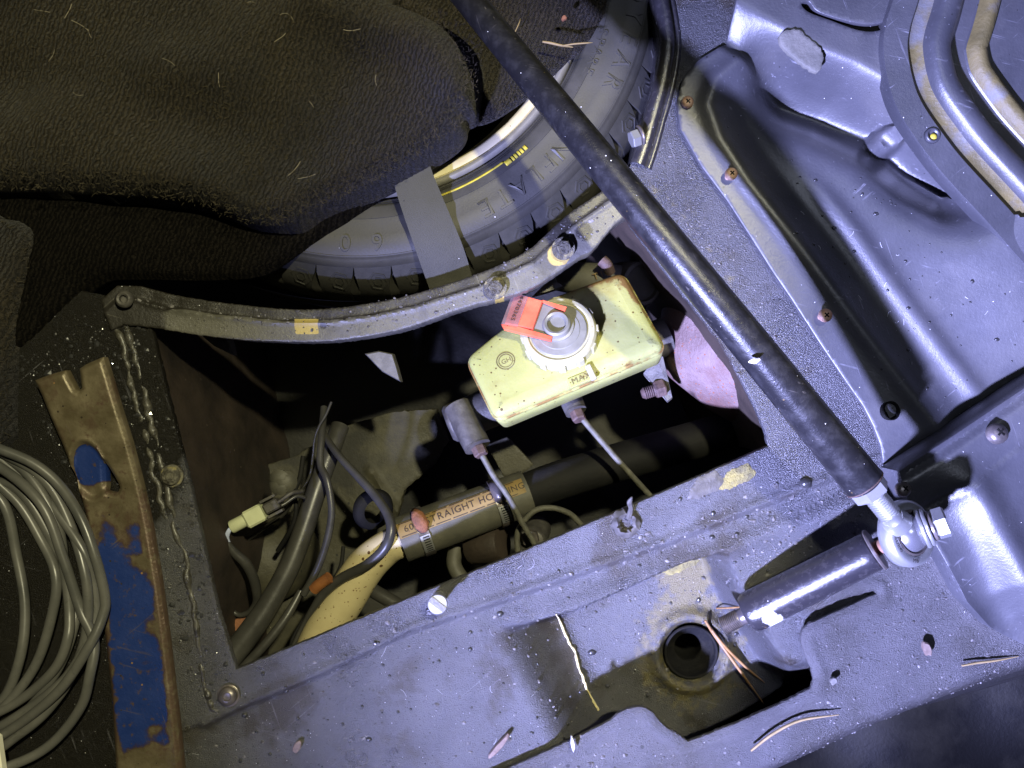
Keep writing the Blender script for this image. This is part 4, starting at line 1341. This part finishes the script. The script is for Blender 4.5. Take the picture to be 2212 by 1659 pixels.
def cable(name, path, r, m, lab, cat, n=14):
    o = add(name, ptube(path, r, n, 10), m, smooth=60)
    return meta(o, lab, cat)
cable("loom_sleeve", [(735, 920, -.13), (714, 977, -.118), (685, 1057, -.108), (653, 1153, -.10), (621, 1233, -.094), (576, 1313, -.088), (540, 1365, -.084), (490, 1430, -.08), (440, 1500, -.076)], [.0076, .0078, .0080, .0083, .0086, .0092, .0096, .010], 'loom', "thick black sleeve of wires running down to the lower left corner of the opening", "wiring sleeve", 24)
cable("thin_cable", [(700, 880, -.12), (695, 940, -.105), (692, 1000, -.095), (706, 1035, -.089), (714, 1075, -.087), (716, 1115, -.086), (706, 1170, -.085), (685, 1230, -.085), (655, 1285, -.086)], .0029, 'loom', "thin black cable looping over the thick wiring sleeve", "cable")
cable("thin_cable", [(650, 1276, -.090), (632, 1310, -.086), (610, 1345, -.082), (570, 1395, -.078), (528, 1440, -.076), (490, 1490, -.074)], [.0028, .0034, .0036, .0036, .0036], 'loom', "short black cable with a highlight along the thick sleeve", "cable")
cable("thin_wire", [(640, 1068, -.10), (615, 1108, -.115), (585, 1130, -.12), (554, 1152, -.125), (512, 1184, -.13), (486, 1215, -.135)], .0016, 'loom', "thin dark wire slanting down from the wiring head to the brown wall", "wire", 8)
cable("thin_wire", [(716, 868, -.10), (704, 896, -.10), (690, 920, -.10), (680, 948, -.102), (676, 985, -.105), (668, 1030, -.108), (640, 1075, -.112)], .0011, 'loom', "hair thin wire rising above the thick wiring sleeve", "wire", 8)
cable("thin_wire", [(655, 985, -.115), (648, 1030, -.112), (636, 1065, -.11), (640, 1100, -.108), (630, 1140, -.11), (600, 1190, -.12)], .0020, 'oilpipe', "dark wire hanging straight down beside the dusty rubber boot", "wire", 8)
cable("thin_wire", [(742, 1180, -.125), (735, 1225, -.12), (712, 1262, -.115), (668, 1320, -.108), (636, 1372, -.104), (626, 1405, -.104)], .0017, 'oilpipe', "thin dark wire running along the edge of the cream pipe", "wire", 8)
tc2 = thing("taped_cable", "long black taped cable curving across the cream pipe", "cable", P(780, 1220, -.1))
add("sheath", ptube([(696, 930, -.115), (714, 960, -.10), (737, 990, -.094), (775, 1031, -.088), (810, 1070, -.082), (836, 1108, -.074), (845, 1140, -.068), (838, 1172, -.066), (822, 1195, -.068), (788, 1223, -.074), (743, 1246, -.082), (708, 1272, -.088), (686, 1300, -.092), (660, 1340, -.095), (634, 1393, -.098)], [.0024, .0028, .0030, .0034, .0036, .0036, .0038, .0040, .0040, .0040, .0040, .0042, .0034, .0018, .0016], 16, 10), 'loom', tc2, smooth=60)
add("orange_sleeve", ptube([(678, 1273, -.085), (690, 1262, -.083), (712, 1247, -.081)], .0046, 16, 5), 'orange', tc2, smooth=40)
cn_ = thing("wire_connector", "pale green wire connector with thin wires beside the brown wall", "connector", P(535, 1122, -.08))
ca, cb, cc, cd = P(500, 1139, -.072), P(532, 1124, -.072), P(566, 1106, -.072), P(585, 1094, -.073)
cdir = (cd - ca).normalized()
cs_ = Vector((0, 0, 1)).cross(cdir)
add("plug", lathe([(.0, -.001), (.0048, 0), (.0052, .001), (.0050, .014)], ca, cdir, 20), 'connector', cn_, smooth=40)
add("socket", boxo((cb + cc) / 2 + cdir * .001, cdir * .0075, cs_ * .0068, Vector((0, 0, .006)), .25), 'connector', cn_, smooth=30)
for sgn in (-1, 1):
    add("latch_arm", boxo(cd + cs_ * sgn * .0065 + cdir * .001, cdir * .0065, cs_ * .0011, Vector((0, 0, .003)), .3), 'cast', cn_, smooth=30)
add("rear_boot", boxo(cd + cdir * .001, cdir * .006, cs_ * .0042, Vector((0, 0, .004)), .3), 'cast', cn_, smooth=30)
add("wire", ptube([(580, 1098, -.072), (608, 1080, -.072), (630, 1065, -.075), (655, 1060, -.085)], .0016, 10, 8), 'cast', cn_)
add("wire", ptube([(582, 1102, -.074), (612, 1090, -.078), (640, 1072, -.082), (660, 1075, -.088)], .0014, 10, 8), 'loom', cn_)
for dx in (0, 4):
    add("wire", ptube([(502 + dx, 1137, -.071), (493 + dx, 1146, -.07), (488 + dx, 1160, -.072), (492 + dx, 1176, -.076)], .0012, 8, 8), 'wire', cn_)
add("braided_wire", ptube([(490, 1172, -.074), (508, 1195, -.078), (530, 1216, -.082), (546, 1245, -.09), (554, 1275, -.098), (553, 1302, -.105), (538, 1322, -.11), (515, 1328, -.112), (496, 1312, -.112), (486, 1290, -.112)], [.0022, .0036, .0040, .0040, .0038, .0030, .0024, .0020, .0018, .0018], 14, 10), 'loom', cn_, smooth=60)
o = add("gearbox_casting", lathe([(0, .03), (.012, .0285), (.024, .023), (.034, .012), (.038, 0), (.039, -.03)], P(578, 1215, -.19), (-.1, -.25, 1), 48), 'floor', smooth=60)
meta(o, "dull olive rounded casting below the wire connector", "casting")
o = add("rubber_ring", lathe([(.010, -.006), (.0155, -.005), (.0175, 0), (.0155, .005), (.010, .006), (.0095, 0), (.010, -.006)], P(806, 1100, -.115), (.5, -.2, .8), 36, cap=False), 'oilpipe', smooth=60)
meta(o, "oily black rubber ring behind the left end of the labelled hose", "rubber ring")
o = add("rubber_boot", merge(*[lathe([(.003, 0), (.0075, .001), (.009, .0045), (.006, .008), (.002, .009)], P(612 + 5 * math.cos(a), 1040 + 8 * math.sin(a), -.10), (.3 * math.cos(a), .3 * math.sin(a), 1), 14) for a in np.linspace(0, 6.28, 3, endpoint=False)]), 'hose', smooth=60)
meta(o, "dark dusty rubber boot at the head of the wiring", "rubber boot")
o = add("rust_bracket", boxo(P(524, 1350, -.12), (.012, .003, 0), (-.002, .006, 0), (0, 0, .003), .3), 'rust', smooth=30)
meta(o, "flaking orange rusty bracket in the lower left of the opening", "bracket")
un = thing("pipe_union", "dull brass pipe union standing beside the looped brake pipe", "pipe union", P(1150, 1165, -.12))
add("union_body", lathe([(.011, -.03), (.0115, 0), (.0105, .004), (.007, .006), (0, .0062)], P(1148, 1168, -.095), (-.2, -.15, 1), 32), 'cast', un, smooth=40)
add("union_nut", hexnut(P(1147, 1160, -.088), (-.2, -.1, 1), .0072, .006), 'darkmetal', un, smooth=False)
o = add("sensor_body", lathe([(0, -.03), (.014, -.0295), (.0148, -.028), (.0148, -.004), (.013, 0), (.010, .0005), (0, .0005)], P(1086, 1172, -.105), (.85, .2, .45), 40), 'wall', smooth=40)
meta(o, "dark round sensor body below the labelled hose", "sensor")
o = add("lower_hose", ptube([(985, 1180, -.12), (980, 1215, -.118), (990, 1240, -.115), (1010, 1262, -.115)], .0062, 16, 8), 'hose', smooth=60)
meta(o, "short curved dark hose below the labelled hose", "hose")
o = add("lower_rod", ptube([(795, 1270, -.13), (830, 1290, -.125), (890, 1325, -.12)], .006, 14, 6), 'loom', smooth=60)
meta(o, "dark rod passing below the cream pipe to the front rail", "rod")

# ------------------------------------------------------------------ fixings on rail and panel
fx = "hex bolts and fixings of the opening's rim"
def fixing(name, x, y, z, lab, m, kind):
    p = P(x, y, z)
    t = thing(name, lab, "bolt" if kind != 'ring' else "rivet nut", p)
    if kind == 'hex':
        add("washer", lathe([(.0078, -.001), (.0078, .001), (.0072, .0014)], p, (0, 0, 1), 28), m, t, smooth=40)
        add("head", hexnut(p + Vector((0, 0, .0012)), (.05, .05, 1), .0052, .0042, rng.random()), m, t, smooth=False)
    elif kind == 'dome':
        add("washer", lathe([(.0078, -.001), (.0078, .0008), (.0072, .0012)], p, (0, 0, 1), 28), m, t, smooth=40)
        add("head", lathe([(.0063, .0008), (.0064, .003), (.0055, .0044), (.003, .005), (.0024, .0042), (0, .0040)], p, (.05, .1, 1), 28), m, t, smooth=45)
    elif kind == 'post':
        add("shank", lathe([(.0045, -.001), (.0045, .022), (.0064, .0222), (.0066, .0255), (.006, .0262), (0, .0263)], p, (.05, .08, 1), 28), m, t, smooth=40)
        add("slot", boxo(p + Vector((.0013, .0021, .0263)), (.0045, -.0035, 0), (.0012, .0015, 0), (0, 0, .0004)), 'rail', t, smooth=False)
    elif kind == 'ring':
        add("collar", lathe([(.0024, -.003), (.0026, .002), (.0040, .0026), (.0056, .0016), (.006, -.001)], p, (0, 0, 1), 28), m, t, smooth=50)
    return t
fixing("rivet_nut", 268, 646, .009, "open rivet nut in the upper left corner of the rail", 'cast', 'ring')
fixing("bolt", 372, 1028, .001, "wet dull bolt halfway down the left flange", 'crust', 'dome')
fixing("bolt", 494, 1502, .001, "domed bolt at the lower left corner of the opening", 'darkmetal', 'dome')
fixing("bolt", 948, 1292, .001, "bright zinc post on the front rail with a dark slot", 'zinc', 'post')
fixing("bolt", 1070, 622, .006, "crusted hex bolt on the curved rail above the red tag", 'crust', 'hex')
fixing("bolt", 1217, 537, .006, "crusted hex bolt on the curved rail beside a yellow patch", 'crust', 'hex')
bs = thing("bolt", "shiny bolt sticking sideways out of the panel beside the tyre", "bolt", P(1374, 302, .0))
add("head", hexnut(P(1380, 296, .004), (-.9, -.35, .1), .0062, .006), 'zinc', bs, smooth=False)
add("collar", lathe([(.0072, 0), (.0072, .0016)], P(1386, 292, .004), (-.9, -.35, .1), 24), 'darkmetal', bs)
# torn hole on the front rail
hb = thing("torn_collar", "torn metal collar round a small hole in the front rail", "collar", P(1352, 1128, 0))
tv, tf = lathe([(.0045, -.004), (.0048, .002), (.0066, .0035), (.0092, .0012), (.010, -.001)], P(1352, 1130, 0), (0, 0, 1), 26)
tv = [v + Vector((rng.uniform(-.0009, .0009), rng.uniform(-.0009, .0009), rng.uniform(0, .0012))) for v in tv]
add("collar", (tv, tf), 'cast', hb, smooth=40)
add("burr", ptube([(1358, 1118, .003), (1363, 1098, .009), (1360, 1085, .012), (1365, 1074, .016)], [.0022, .0017, .002, .0006], 7, 3), 'cast', hb, smooth=False)
add("bore", lathe([(.0046, .0004), (0, .0004)], P(1352, 1130, -.001), (0, 0, 1), 20), 'black', hb)

# sealant bead along the left flange
def bead(name, path, r, lab):
    c = cr(path, 14)
    def smooth(n, wd):
        q = np.convolve(nrg.normal(0, 1, n + 8 * wd), np.hanning(2 * wd + 1), 'same')[4 * wd:4 * wd + n]
        return q / q.std()
    a_, b_, c_ = smooth(len(c), 4), smooth(len(c), 6), smooth(len(c), 3)
    pts = [P(x + 2.5 * a_[i], y, -.0012 + .0005 * b_[i]) for i, (x, y) in enumerate(c)]
    rs = [max(r * .35, r * (1 + .18 * c_[i])) for i in range(len(c))]
    o = add(name, tube(pts, rs, 9), 'seal', smooth=60)
    return meta(o, lab, "sealant")
bead("sealant_bead", [(262, 672), (280, 730), (296, 790), (312, 850), (326, 910), (342, 970), (352, 1020), (370, 1090), (384, 1150), (402, 1230), (418, 1310), (432, 1400), (442, 1470), (455, 1520), (480, 1545)], .0023, "lumpy wet sealant bead down the inner side of the left flange")
bead("sealant_bead", [(246, 690), (262, 740), (282, 810), (296, 870), (312, 930), (326, 990), (340, 1060), (356, 1120)], .0022, "thin wet sealant bead left of the lumpy one on the left flange")

# lichen patches on the front rail; warm light painted in the recess
for x, y, a, b, m, lab in ((1592, 1030, 36, 24, 'moss_and_light', "yellow green crust patch on the front rail"), (1525, 1048, 36, 28, 'cast', "pale grey crust patch on the front rail"), (1502, 1240, 40, 34, 'moss_and_light', "patch of warm light painted on the upper slope of the recess")):
    ol = [(x + a * math.cos(t) * (1 + .2 * math.sin(3 * t)), y + b * math.sin(t) * (1 + .2 * math.cos(2 * t)) - .4 * (a * math.cos(t))) for t in np.linspace(0, 6.283, 26, endpoint=False)]
    o = sheet("crust_and_light_patch", ol, .001, lambda X, Y, d: panel_h(X, Y) + .0002 + .0006 * ss(d, 0, 8), m, step=4, depth=.0015, rough_edge=1.6)
    meta(o, lab, "crust")

# ------------------------------------------------------------------ pry bar
def pry_h(x, y, d):
    t = (y - 780) / 900
    z = .012 + .016 * (1 - ss(y, 780, 1150)) * 0.6 + .0035 * ss(x - (222 + (y - 772) * .178), -40, -12) * 0
    z = z - .0022 * (1 - ss(d, 0, 7))
    s = np.hypot((x - (213 + (y - 1010) * .12)) / 37, (y - 1012) / 64)
    return z - .003 * ss(-s, -1.02, -.80) + .0006 * np.exp(-((s - 1.06) / .07) ** 2)
pry_out = [(75, 822), (110, 809), (140, 801), (150, 822), (160, 842), (170, 846), (176, 838), (174, 815), (172, 797), (185, 788), (222, 772), (234, 812), (252, 880), (272, 955), (292, 1050), (312, 1155), (330, 1262), (345, 1370), (358, 1480), (370, 1580), (382, 1700),
           (238, 1700), (233, 1600), (226, 1500), (215, 1400), (203, 1300), (188, 1205), (170, 1110), (150, 1030), (128, 962), (105, 900), (88, 852)]
slot_in = [(214, 997), (220, 1000), (228, 1014), (238, 1032), (246, 1048), (248, 1058), (244, 1066), (234, 1070), (222, 1068), (214, 1064), (212, 1040), (212, 1015)]
def bluef(x, y, d):
    e = ss(d, 4, 34)
    right = (x - (222 + (y - 772) * .165))
    v = .02 + .78 * ss(y, 1000, 1230) * (.55 + .45 * ss(d, 2, 26)) - .22 * ss(right, -40, -6)
    s = np.hypot((x - (213 + (y - 1010) * .12)) / 37, (y - 1012) / 64)
    v = np.maximum(v, .9 * ss(-s, -.95, -.8) * ss(-y, -1060, -1020))
    v = v + (wob(x, y, .10, .03, 201) + wob(x, y, .07, .07, 202)) * ss(y, 1000, 1100)
    v = np.maximum(v, 0) - .45 * ss(y, 1560, 1640)
    return np.clip(v * 1.0, 0, 1)
pry = sheet("pry_bar", pry_out, .02, pry_h, 'steel', holes=[(slot_in, .02)], step=4, depth=.0065, attrs={'blue': bluef, 'wear': lambda x, y, d: .36 + .2 * (1 - ss(d, 2, 22)) * ss(y, 1000, 1100)})
meta(pry, "rusty flat pry bar with worn blue paint and a teardrop nail slot", "pry bar")

# ------------------------------------------------------------------ cable coil
loops = [
    [(-90, 930), (-20, 962), (70, 1000), (130, 1050), (175, 1120), (205, 1200), (226, 1285), (222, 1330), (190, 1400), (120, 1500), (0, 1590), (-90, 1620)],
    [(-90, 1020), (4, 1082), (36, 1200), (54, 1312), (43, 1422), (0, 1519), (-90, 1570)],
    [(-90, 1000), (25, 1070), (90, 1168), (121, 1245), (112, 1330), (75, 1440), (0, 1535), (-90, 1590)],
    [(-90, 950), (60, 1040), (126, 1110), (180, 1190), (202, 1260), (205, 1340), (173, 1420), (119, 1487), (0, 1570), (-90, 1600)],
    [(-90, 985), (0, 1010), (90, 1090), (137, 1206), (173, 1314), (203, 1385), (194, 1458), (173, 1530), (108, 1609), (22, 1654), (-90, 1680)],
    [(-90, 960), (40, 1005), (119, 1120), (140, 1230), (150, 1320), (146, 1380), (119, 1444), (54, 1505), (-20, 1545), (-90, 1560)],
    [(-90, 1050), (30, 1050), (110, 1160), (160, 1290), (155, 1370), (110, 1470), (30, 1560), (-90, 1625)],
    [(-90, 940), (20, 985), (100, 1040), (150, 1130), (184, 1240), (190, 1330), (176, 1408), (130, 1500), (50, 1580), (-90, 1650)]]
seq = []
for k, lp in enumerate(loops):
    zz = .005 + [.022, .004, .008, .012, .018, .010, .004, .014][k]
    for i, (x, y) in enumerate(lp):
        seq.append((x, y, zz + .003 * math.sin(i * 1.7 + k)))
    seq += [(-190, 1480, zz * .6), (-215, 1300, zz * .5), (-190, 1090, zz * .6)]
pts = [P(*p) for p in cr(seq, 8)]
coil = add("cable_coil", tube(pts, .0033, 12), 'cable', smooth=60)
meta(coil, "loose coil of grey cable at the left beside the pry bar", "cable")
we = add("plastic_edge", boxo(P(-6, 1640, .03), (.004, .0, 0), (.0, .016, 0), (0, 0, .004), .4), 'white', smooth=30)
we.rotation_euler = (0, 0, math.radians(8))
meta(we, "cream white plastic edge at the far left below the cable coil", "plastic trim")

# ------------------------------------------------------------------ pine needles, straw, chips
def strand(name, path, r, m, lab, cat, group):
    o = add(name, tube([P(*p) for p in cr(path, 8)], [r * .8, r, r, r * .9, r * .3], 7), m, smooth=60)
    return meta(o, lab, cat, group)
GN = "dry pine needles lying on the panels"
strand("pine_needle", [(1523, 1340, zp(1523, 1340) + .004), (1545, 1374, zp(1545, 1374) + .007), (1585, 1430, zp(1585, 1430) + .006), (1650, 1520, zp(1650, 1520) + .003)], .0012, 'needle', "longer of the two crossed brown needles beside the mounting hole", "pine needle", GN)
strand("pine_needle", [(1530, 1350, zp(1530, 1350) + .002), (1560, 1390, zp(1560, 1390) + .006), (1610, 1440, zp(1610, 1440) + .004), (1652, 1475, zp(1652, 1475) + .002)], .0011, 'needle', "shorter of the two crossed brown needles beside the mounting hole", "pine needle", GN)
strand("pine_needle", [(1622, 1622, .0105), (1670, 1585, .011), (1730, 1556, .011), (1812, 1544, .0105)], .0010, 'straw', "bowed tan needle lying on the lower panel below the recess", "pine needle", GN)
strand("pine_needle", [(1548, 1314, zp(1548, 1314) + .001), (1590, 1312, zp(1590, 1312) + .002), (1640, 1306, zp(1640, 1306) + .002), (1690, 1300, zp(1690, 1300) + .001)], .0007, 'needle', "thin reddish needle poking out under the standoff stud", "pine needle", GN)
strand("pine_needle", [(2078, 1438, .010), (2110, 1432, .009), (2150, 1427, .008), (2200, 1418, .006)], .0008, 'straw', "straight tan needle at the right edge of the lower panel", "pine needle", GN)
GS = "straw stalks on the felt"
strand("straw_stalk", [(1172, 90, .008), (1190, 93, .0085), (1212, 98, .0085), (1238, 102, .008)], .0009, 'straw', "thicker straw stalk on the felt right of the brace bar", "straw", GS)
strand("straw_stalk", [(1214, 99, .009), (1240, 95, .0095), (1265, 93, .0095), (1280, 92, .009)], .0006, 'straw', "thin straw stalk ending in a knot on the felt", "straw", GS)
strand("straw_stalk", [(1108, 78, .006), (1116, 62, .007), (1122, 48, .007), (1124, 40, .006)], .0004, 'straw', "thinnest upright straw wisp near the brace bar", "straw", GS)
wl = add("edge_highlight", tube([P(x + rng.uniform(-1.5, 1.5), y, zp(x, y) + .0005) for x, y in cr([(1202, 1328), (1216, 1356), (1228, 1384), (1243, 1412), (1250, 1440), (1260, 1468), (1268, 1488), (1280, 1510), (1294, 1534)], 5)],
     [.0009 * rng.uniform(.5, 1.4) for _ in range(41)], 7), 'highlight_paint', smooth=60)
meta(wl, "bright ragged line painted as an edge highlight down the slope into the recess", "painted highlight")  # warm highlight of the slope's edge, built as a bright strand

def chip(name, x, y, z, w_, h_, ang, m, lab, t=.0018, group=None):
    c = P(x, y, z)
    a = math.radians(ang)
    u, v_ = Vector((math.cos(a), math.sin(a), .12)), Vector((-math.sin(a), math.cos(a), .05))
    ol = []
    for k in range(11):
        q = 2 * math.pi * k / 11
        r_ = rng.uniform(.75, 1.1)
        ol.append(c + u * math.cos(q) * w_ * r_ + v_ * math.sin(q) * h_ * r_)
    o = add(name, loft([[c.lerp(p, .8) + Vector((0, 0, t)) for p in ol], [p + Vector((0, 0, t * .6)) for p in ol], [p - Vector((0, 0, .0006)) for p in ol]]), m, smooth=30)
    return meta(o, lab, "debris", group)
GC = "bark chips and flakes on the panels"
chip("wood_sliver", 1237, 1607, .012, .0060, .0014, -82, 'scuff', "pale sliver standing on the edge of the lower panel", .002, GC)
chip("bark_chip", 1078, 1610, .000, .0130, .0022, 52, 'chip', "long bark chip left of the lower panel edge", .003, GC)
chip("bark_flake", 642, 1613, .000, .0052, .0032, 70, 'chip', "brown flake on the front panel near the bottom of the pry bar", .0012, GC)
chip("bark_flake", 2000, 1400, .010, .0028, .0056, 20, 'chip', "dark leaf shaped flake at the right of the lower panel", .0025, GC)
chip("bark_flake", 1800, 1470, .010, .0032, .0024, 40, 'pale', "pale flake near the edge of the lower panel", .002, GC)
chip("paint_fleck", 1630, 780, .1165, .0032, .0014, 10, 'white', "white fleck on the middle of the brace bar", .0006, GC)
chip("paint_fleck", 1218, 40, .006, .0022, .0018, 30, 'rust', "orange crumb on the felt right of the brace bar", .002, GC)

# ------------------------------------------------------------------ stuff: grit, droplets, lint
def height_of(fn, x, y, z0):
    q = Q(x, y, z0)
    return float(fn(np.array([q[0]]), np.array([q[1]]), np.array([99.]))[0])
ICO_V, ICO_F = None, None
bm_ = bmesh.new()
bmesh.ops.create_icosphere(bm_, subdivisions=1, radius=1)
ICO_V = np.array([v.co[:] for v in bm_.verts]); ICO_F = [tuple(v.index for v in f.verts) for f in bm_.faces]
bm_.free()
def scatter(name, pts, size, m, lab, flat=.6, jit=.35):
    v, f = [], []
    for (x, y, z) in pts:
        s = size * math.exp(nrg.normal(0, .45))
        q = ICO_V * s * (1 + nrg.uniform(-jit, jit, (len(ICO_V), 1)))
        q[:, 2] *= flat
        a = nrg.uniform(0, 6.28)
        c_, s_ = math.cos(a), math.sin(a)
        q = np.stack([(q[:, 0] * c_ - q[:, 1] * s_) * nrg.uniform(.7, 1.6), q[:, 0] * s_ + q[:, 1] * c_, q[:, 2]], 1)
        b = len(v)
        v += [(x + p[0], y + p[1], z + p[2]) for p in q]
        f += [tuple(i + b for i in t) for t in ICO_F]
    o = add(name, (v, f), m, smooth=(jit < .1))
    return meta(o, lab, "debris", kind="stuff")
def rnd_in(n, polys, fn, z0, dens=None, holes=()):
    out = []
    poly = np.array(polys, float)
    x0, y0 = poly.min(0); x1, y1 = poly.max(0)
    X = nrg.uniform(x0, x1, n * 3); Y = nrg.uniform(y0, y1, n * 3)
    k = inside(X, Y, poly)
    for h in holes:
        k &= ~inside(X, Y, np.array(h, float))
    if dens is not None:
        k &= nrg.uniform(0, 1, len(X)) < dens(X, Y)
    X, Y = X[k][:n], Y[k][:n]
    q = np.array([Q(a, b, z0) for a, b in zip(X, Y)])
    Z = fn(q[:, 0], q[:, 1], np.full(len(X), 99.))
    return [((a - CX) * S, (CY - b) * S, float(z)) for (a, b), z in zip(q, Z)]
front_poly = [(500, 1545), (510, 1460), (650, 1400), (860, 1315), (1160, 1192), (1400, 1090), (1640, 985), (1720, 1000), (1860, 1080), (1880, 1150), (1640, 1260), (1560, 1330), (1690, 1470), (1480, 1590), (1350, 1530), (1100, 1655), (420, 1655), (430, 1580)]
holes_ = [[(Q(1494, 1410, -.0465)[0] + 66 * math.cos(a), Q(1494, 1410, -.0465)[1] + 66 * math.sin(a)) for a in np.linspace(0, 6.283, 24, endpoint=False)]]
dens_f = lambda X, Y: np.clip(.16 + .9 * np.exp(-((X - 1640) / 190) ** 2 - ((Y - 1160) / 90) ** 2) + .55 * np.exp(-(pdist(X, Y, [(860, 1365), (1000, 1320), (1240, 1240), (1500, 1150)]) / 22) ** 2) + .5 * np.exp(-((np.hypot(X - 1494, Y - 1410) - 92) / 30) ** 2), 0, 1)
scatter("grit", rnd_in(1900, front_poly, panel_h, 0, dens_f, holes_), .00062, 'grit', "soil crumbs and grit on the front rail and the recess")
flange_poly = [(1420, 250), (1470, 330), (1600, 520), (1740, 720), (1880, 960), (1830, 1000), (1640, 880), (1480, 630), (1370, 470)]
scatter("grit", rnd_in(420, flange_poly, panel_h, 0), .0005, 'grit', "soil crumbs on the flange right of the brace bar")
low_poly = low_edge[1:] + [(2030, 1200), (2100, 1330), (2212, 1400), (2212, 1655)]
scatter("grit", rnd_in(900, low_poly, low_h, .008), .0005, 'grit', "soil crumbs on the lower panel")
scatter("grit", rnd_in(380, [(215, 660), (325, 715), (400, 1010), (505, 1450), (480, 1560), (420, 1500), (330, 1180), (280, 900)], panel_h, 0), .0007, 'drop', "wet crumbs and beads on the left flange", jit=.4)
scatter("grit", rnd_in(350, [(20, 780), (60, 750), (215, 660), (290, 900), (330, 1200), (180, 1100), (70, 860)], panel_h, 0), .0006, 'drop', "fine wet specks on the black panel behind the pry bar", jit=.2)
scatter("grit", rnd_in(500, [(260, 640), (468, 660), (708, 672), (1025, 605), (1300, 425), (1330, 470), (1140, 615), (888, 695), (684, 730), (425, 715), (340, 700)], rail_h, .003), .0005, 'grit', "crumbs along the curved rail")
scatter("water_beads", rnd_in(140, front_poly, panel_h, 0, None, holes_), .0011, 'drop', "small dark water beads on the front panel", flat=.55, jit=.02)
scatter("water_beads", rnd_in(70, [(1500, 250), (1640, 400), (1800, 620), (2030, 900), (2200, 780), (2200, 640), (1950, 420), (1700, 300)], liner_h, .006), .0007, 'drop', "tiny dark water beads on the plastic liner", flat=.55, jit=.02)

def hairs(name, n, poly, fn, z0, ln, r, lab, m='lint', lift=.0006):
    base = rnd_in(n, poly, fn, z0)
    v, f = [], []
    for (x, y, z) in base:
        a = nrg.uniform(0, 6.28)
        cur = nrg.normal(0, 1.0)
        L = ln * nrg.uniform(.4, 1.3)
        pp = []
        px_, py_ = x, y
        for i in range(7):
            hz = fn(np.array([CX + px_ / S]), np.array([CY - py_ / S]), np.array([99.]))[0]
            pp.append((px_, py_, float(hz) + lift * (.6 + .4 * math.sin(i))))
            px_ += math.cos(a) * L / 6
            py_ += math.sin(a) * L / 6
            a += cur / 6
        gv, gf = tube(pp, r * nrg.uniform(.6, 1.2), 4, False)
        b = len(v)
        v += gv
        f += [tuple(i + b for i in q) for q in gf]
    o = add(name, (v, f), m)
    return meta(o, lab, "lint", kind="stuff")
ch1 = cloth_h(.036, .040, 52, [([(990, 230), (930, 150), (700, 60)], 46, .010), ([(0, 330), (250, 360), (480, 420), (640, 450)], 70, .009), ([(600, 440), (720, 300), (800, 100)], 55, -.008), ([(200, 250), (500, 180), (760, 20)], 80, .008), ([(0, 180), (300, 230), (520, 330)], 60, -.006)], 21)
hairs("lint", 18, [(20, 20), (800, 20), (980, 100), (1010, 200), (960, 300), (700, 420), (400, 410), (20, 390)], ch1, .012, .010, .00013, "stray pale hairs and lint on the large felt cloth")
hairs("lint", 14, [(1700, 450), (1900, 450), (2180, 640), (2100, 780), (2000, 860), (1750, 560)], liner_h, .006, .004, .00022, "fine white scuffs and fibres on the plastic liner", 'scuff', .0003)
hairs("lint", 14, front_poly, panel_h, 0, .008, .00012, "stray fibres on the front panel", 'scuff', .0006)

def pile(n, poly, fn, z0, lab):
    """Short fibres standing out of the felt: one bent blade each."""
    b = np.array(rnd_in(n, poly, fn, z0))
    k = len(b)
    a = nrg.uniform(0, 6.283, k)
    ln = .0018 * np.exp(nrg.normal(0, .4, k))
    tz = nrg.uniform(.1, .75, k)
    d = np.stack([np.cos(a) * ln, np.sin(a) * ln, tz * ln], 1)
    wv = np.stack([-np.sin(a), np.cos(a), np.zeros(k)], 1) * .00016
    p0, p1 = b - [0, 0, .0005], b + d * .6 + np.stack([np.zeros(k), np.zeros(k), .2 * ln], 1)
    p2 = b + d * 1.05
    V = np.stack([p0 - wv, p0 + wv, p1 + wv, p1 - wv, p2], 1).reshape(-1, 3)
    F = []
    for i in range(k):
        q = i * 5
        F += [(q, q + 1, q + 2, q + 3), (q + 3, q + 2, q + 4)]
    o = add("felt_pile", (V.tolist(), F), 'pile')
    meta(o, lab, "felt pile", kind="stuff")
shr = lambda o, z: [(float(p[0]), float(p[1])) for p in o]
pile(20000, [p for p in shr(c1_out, 0)], ch1, .012, "fuzzy pile of the large felt cloth")
pile(3000, shr(c3_out, 0), cloth_h(-.004, .008, 26, [([(1250, 20), (1130, 150), (1050, 220)], 40, -.003)], 41), -.004, "fuzzy pile of the felt fold behind the brace bar")
pile(1200, shr(c4_out, 0), cloth_h(.012, .014, 26, [([(40, 560), (10, 700), (0, 900)], 30, .004)], 51), .012, "fuzzy pile of the felt edge at the left")
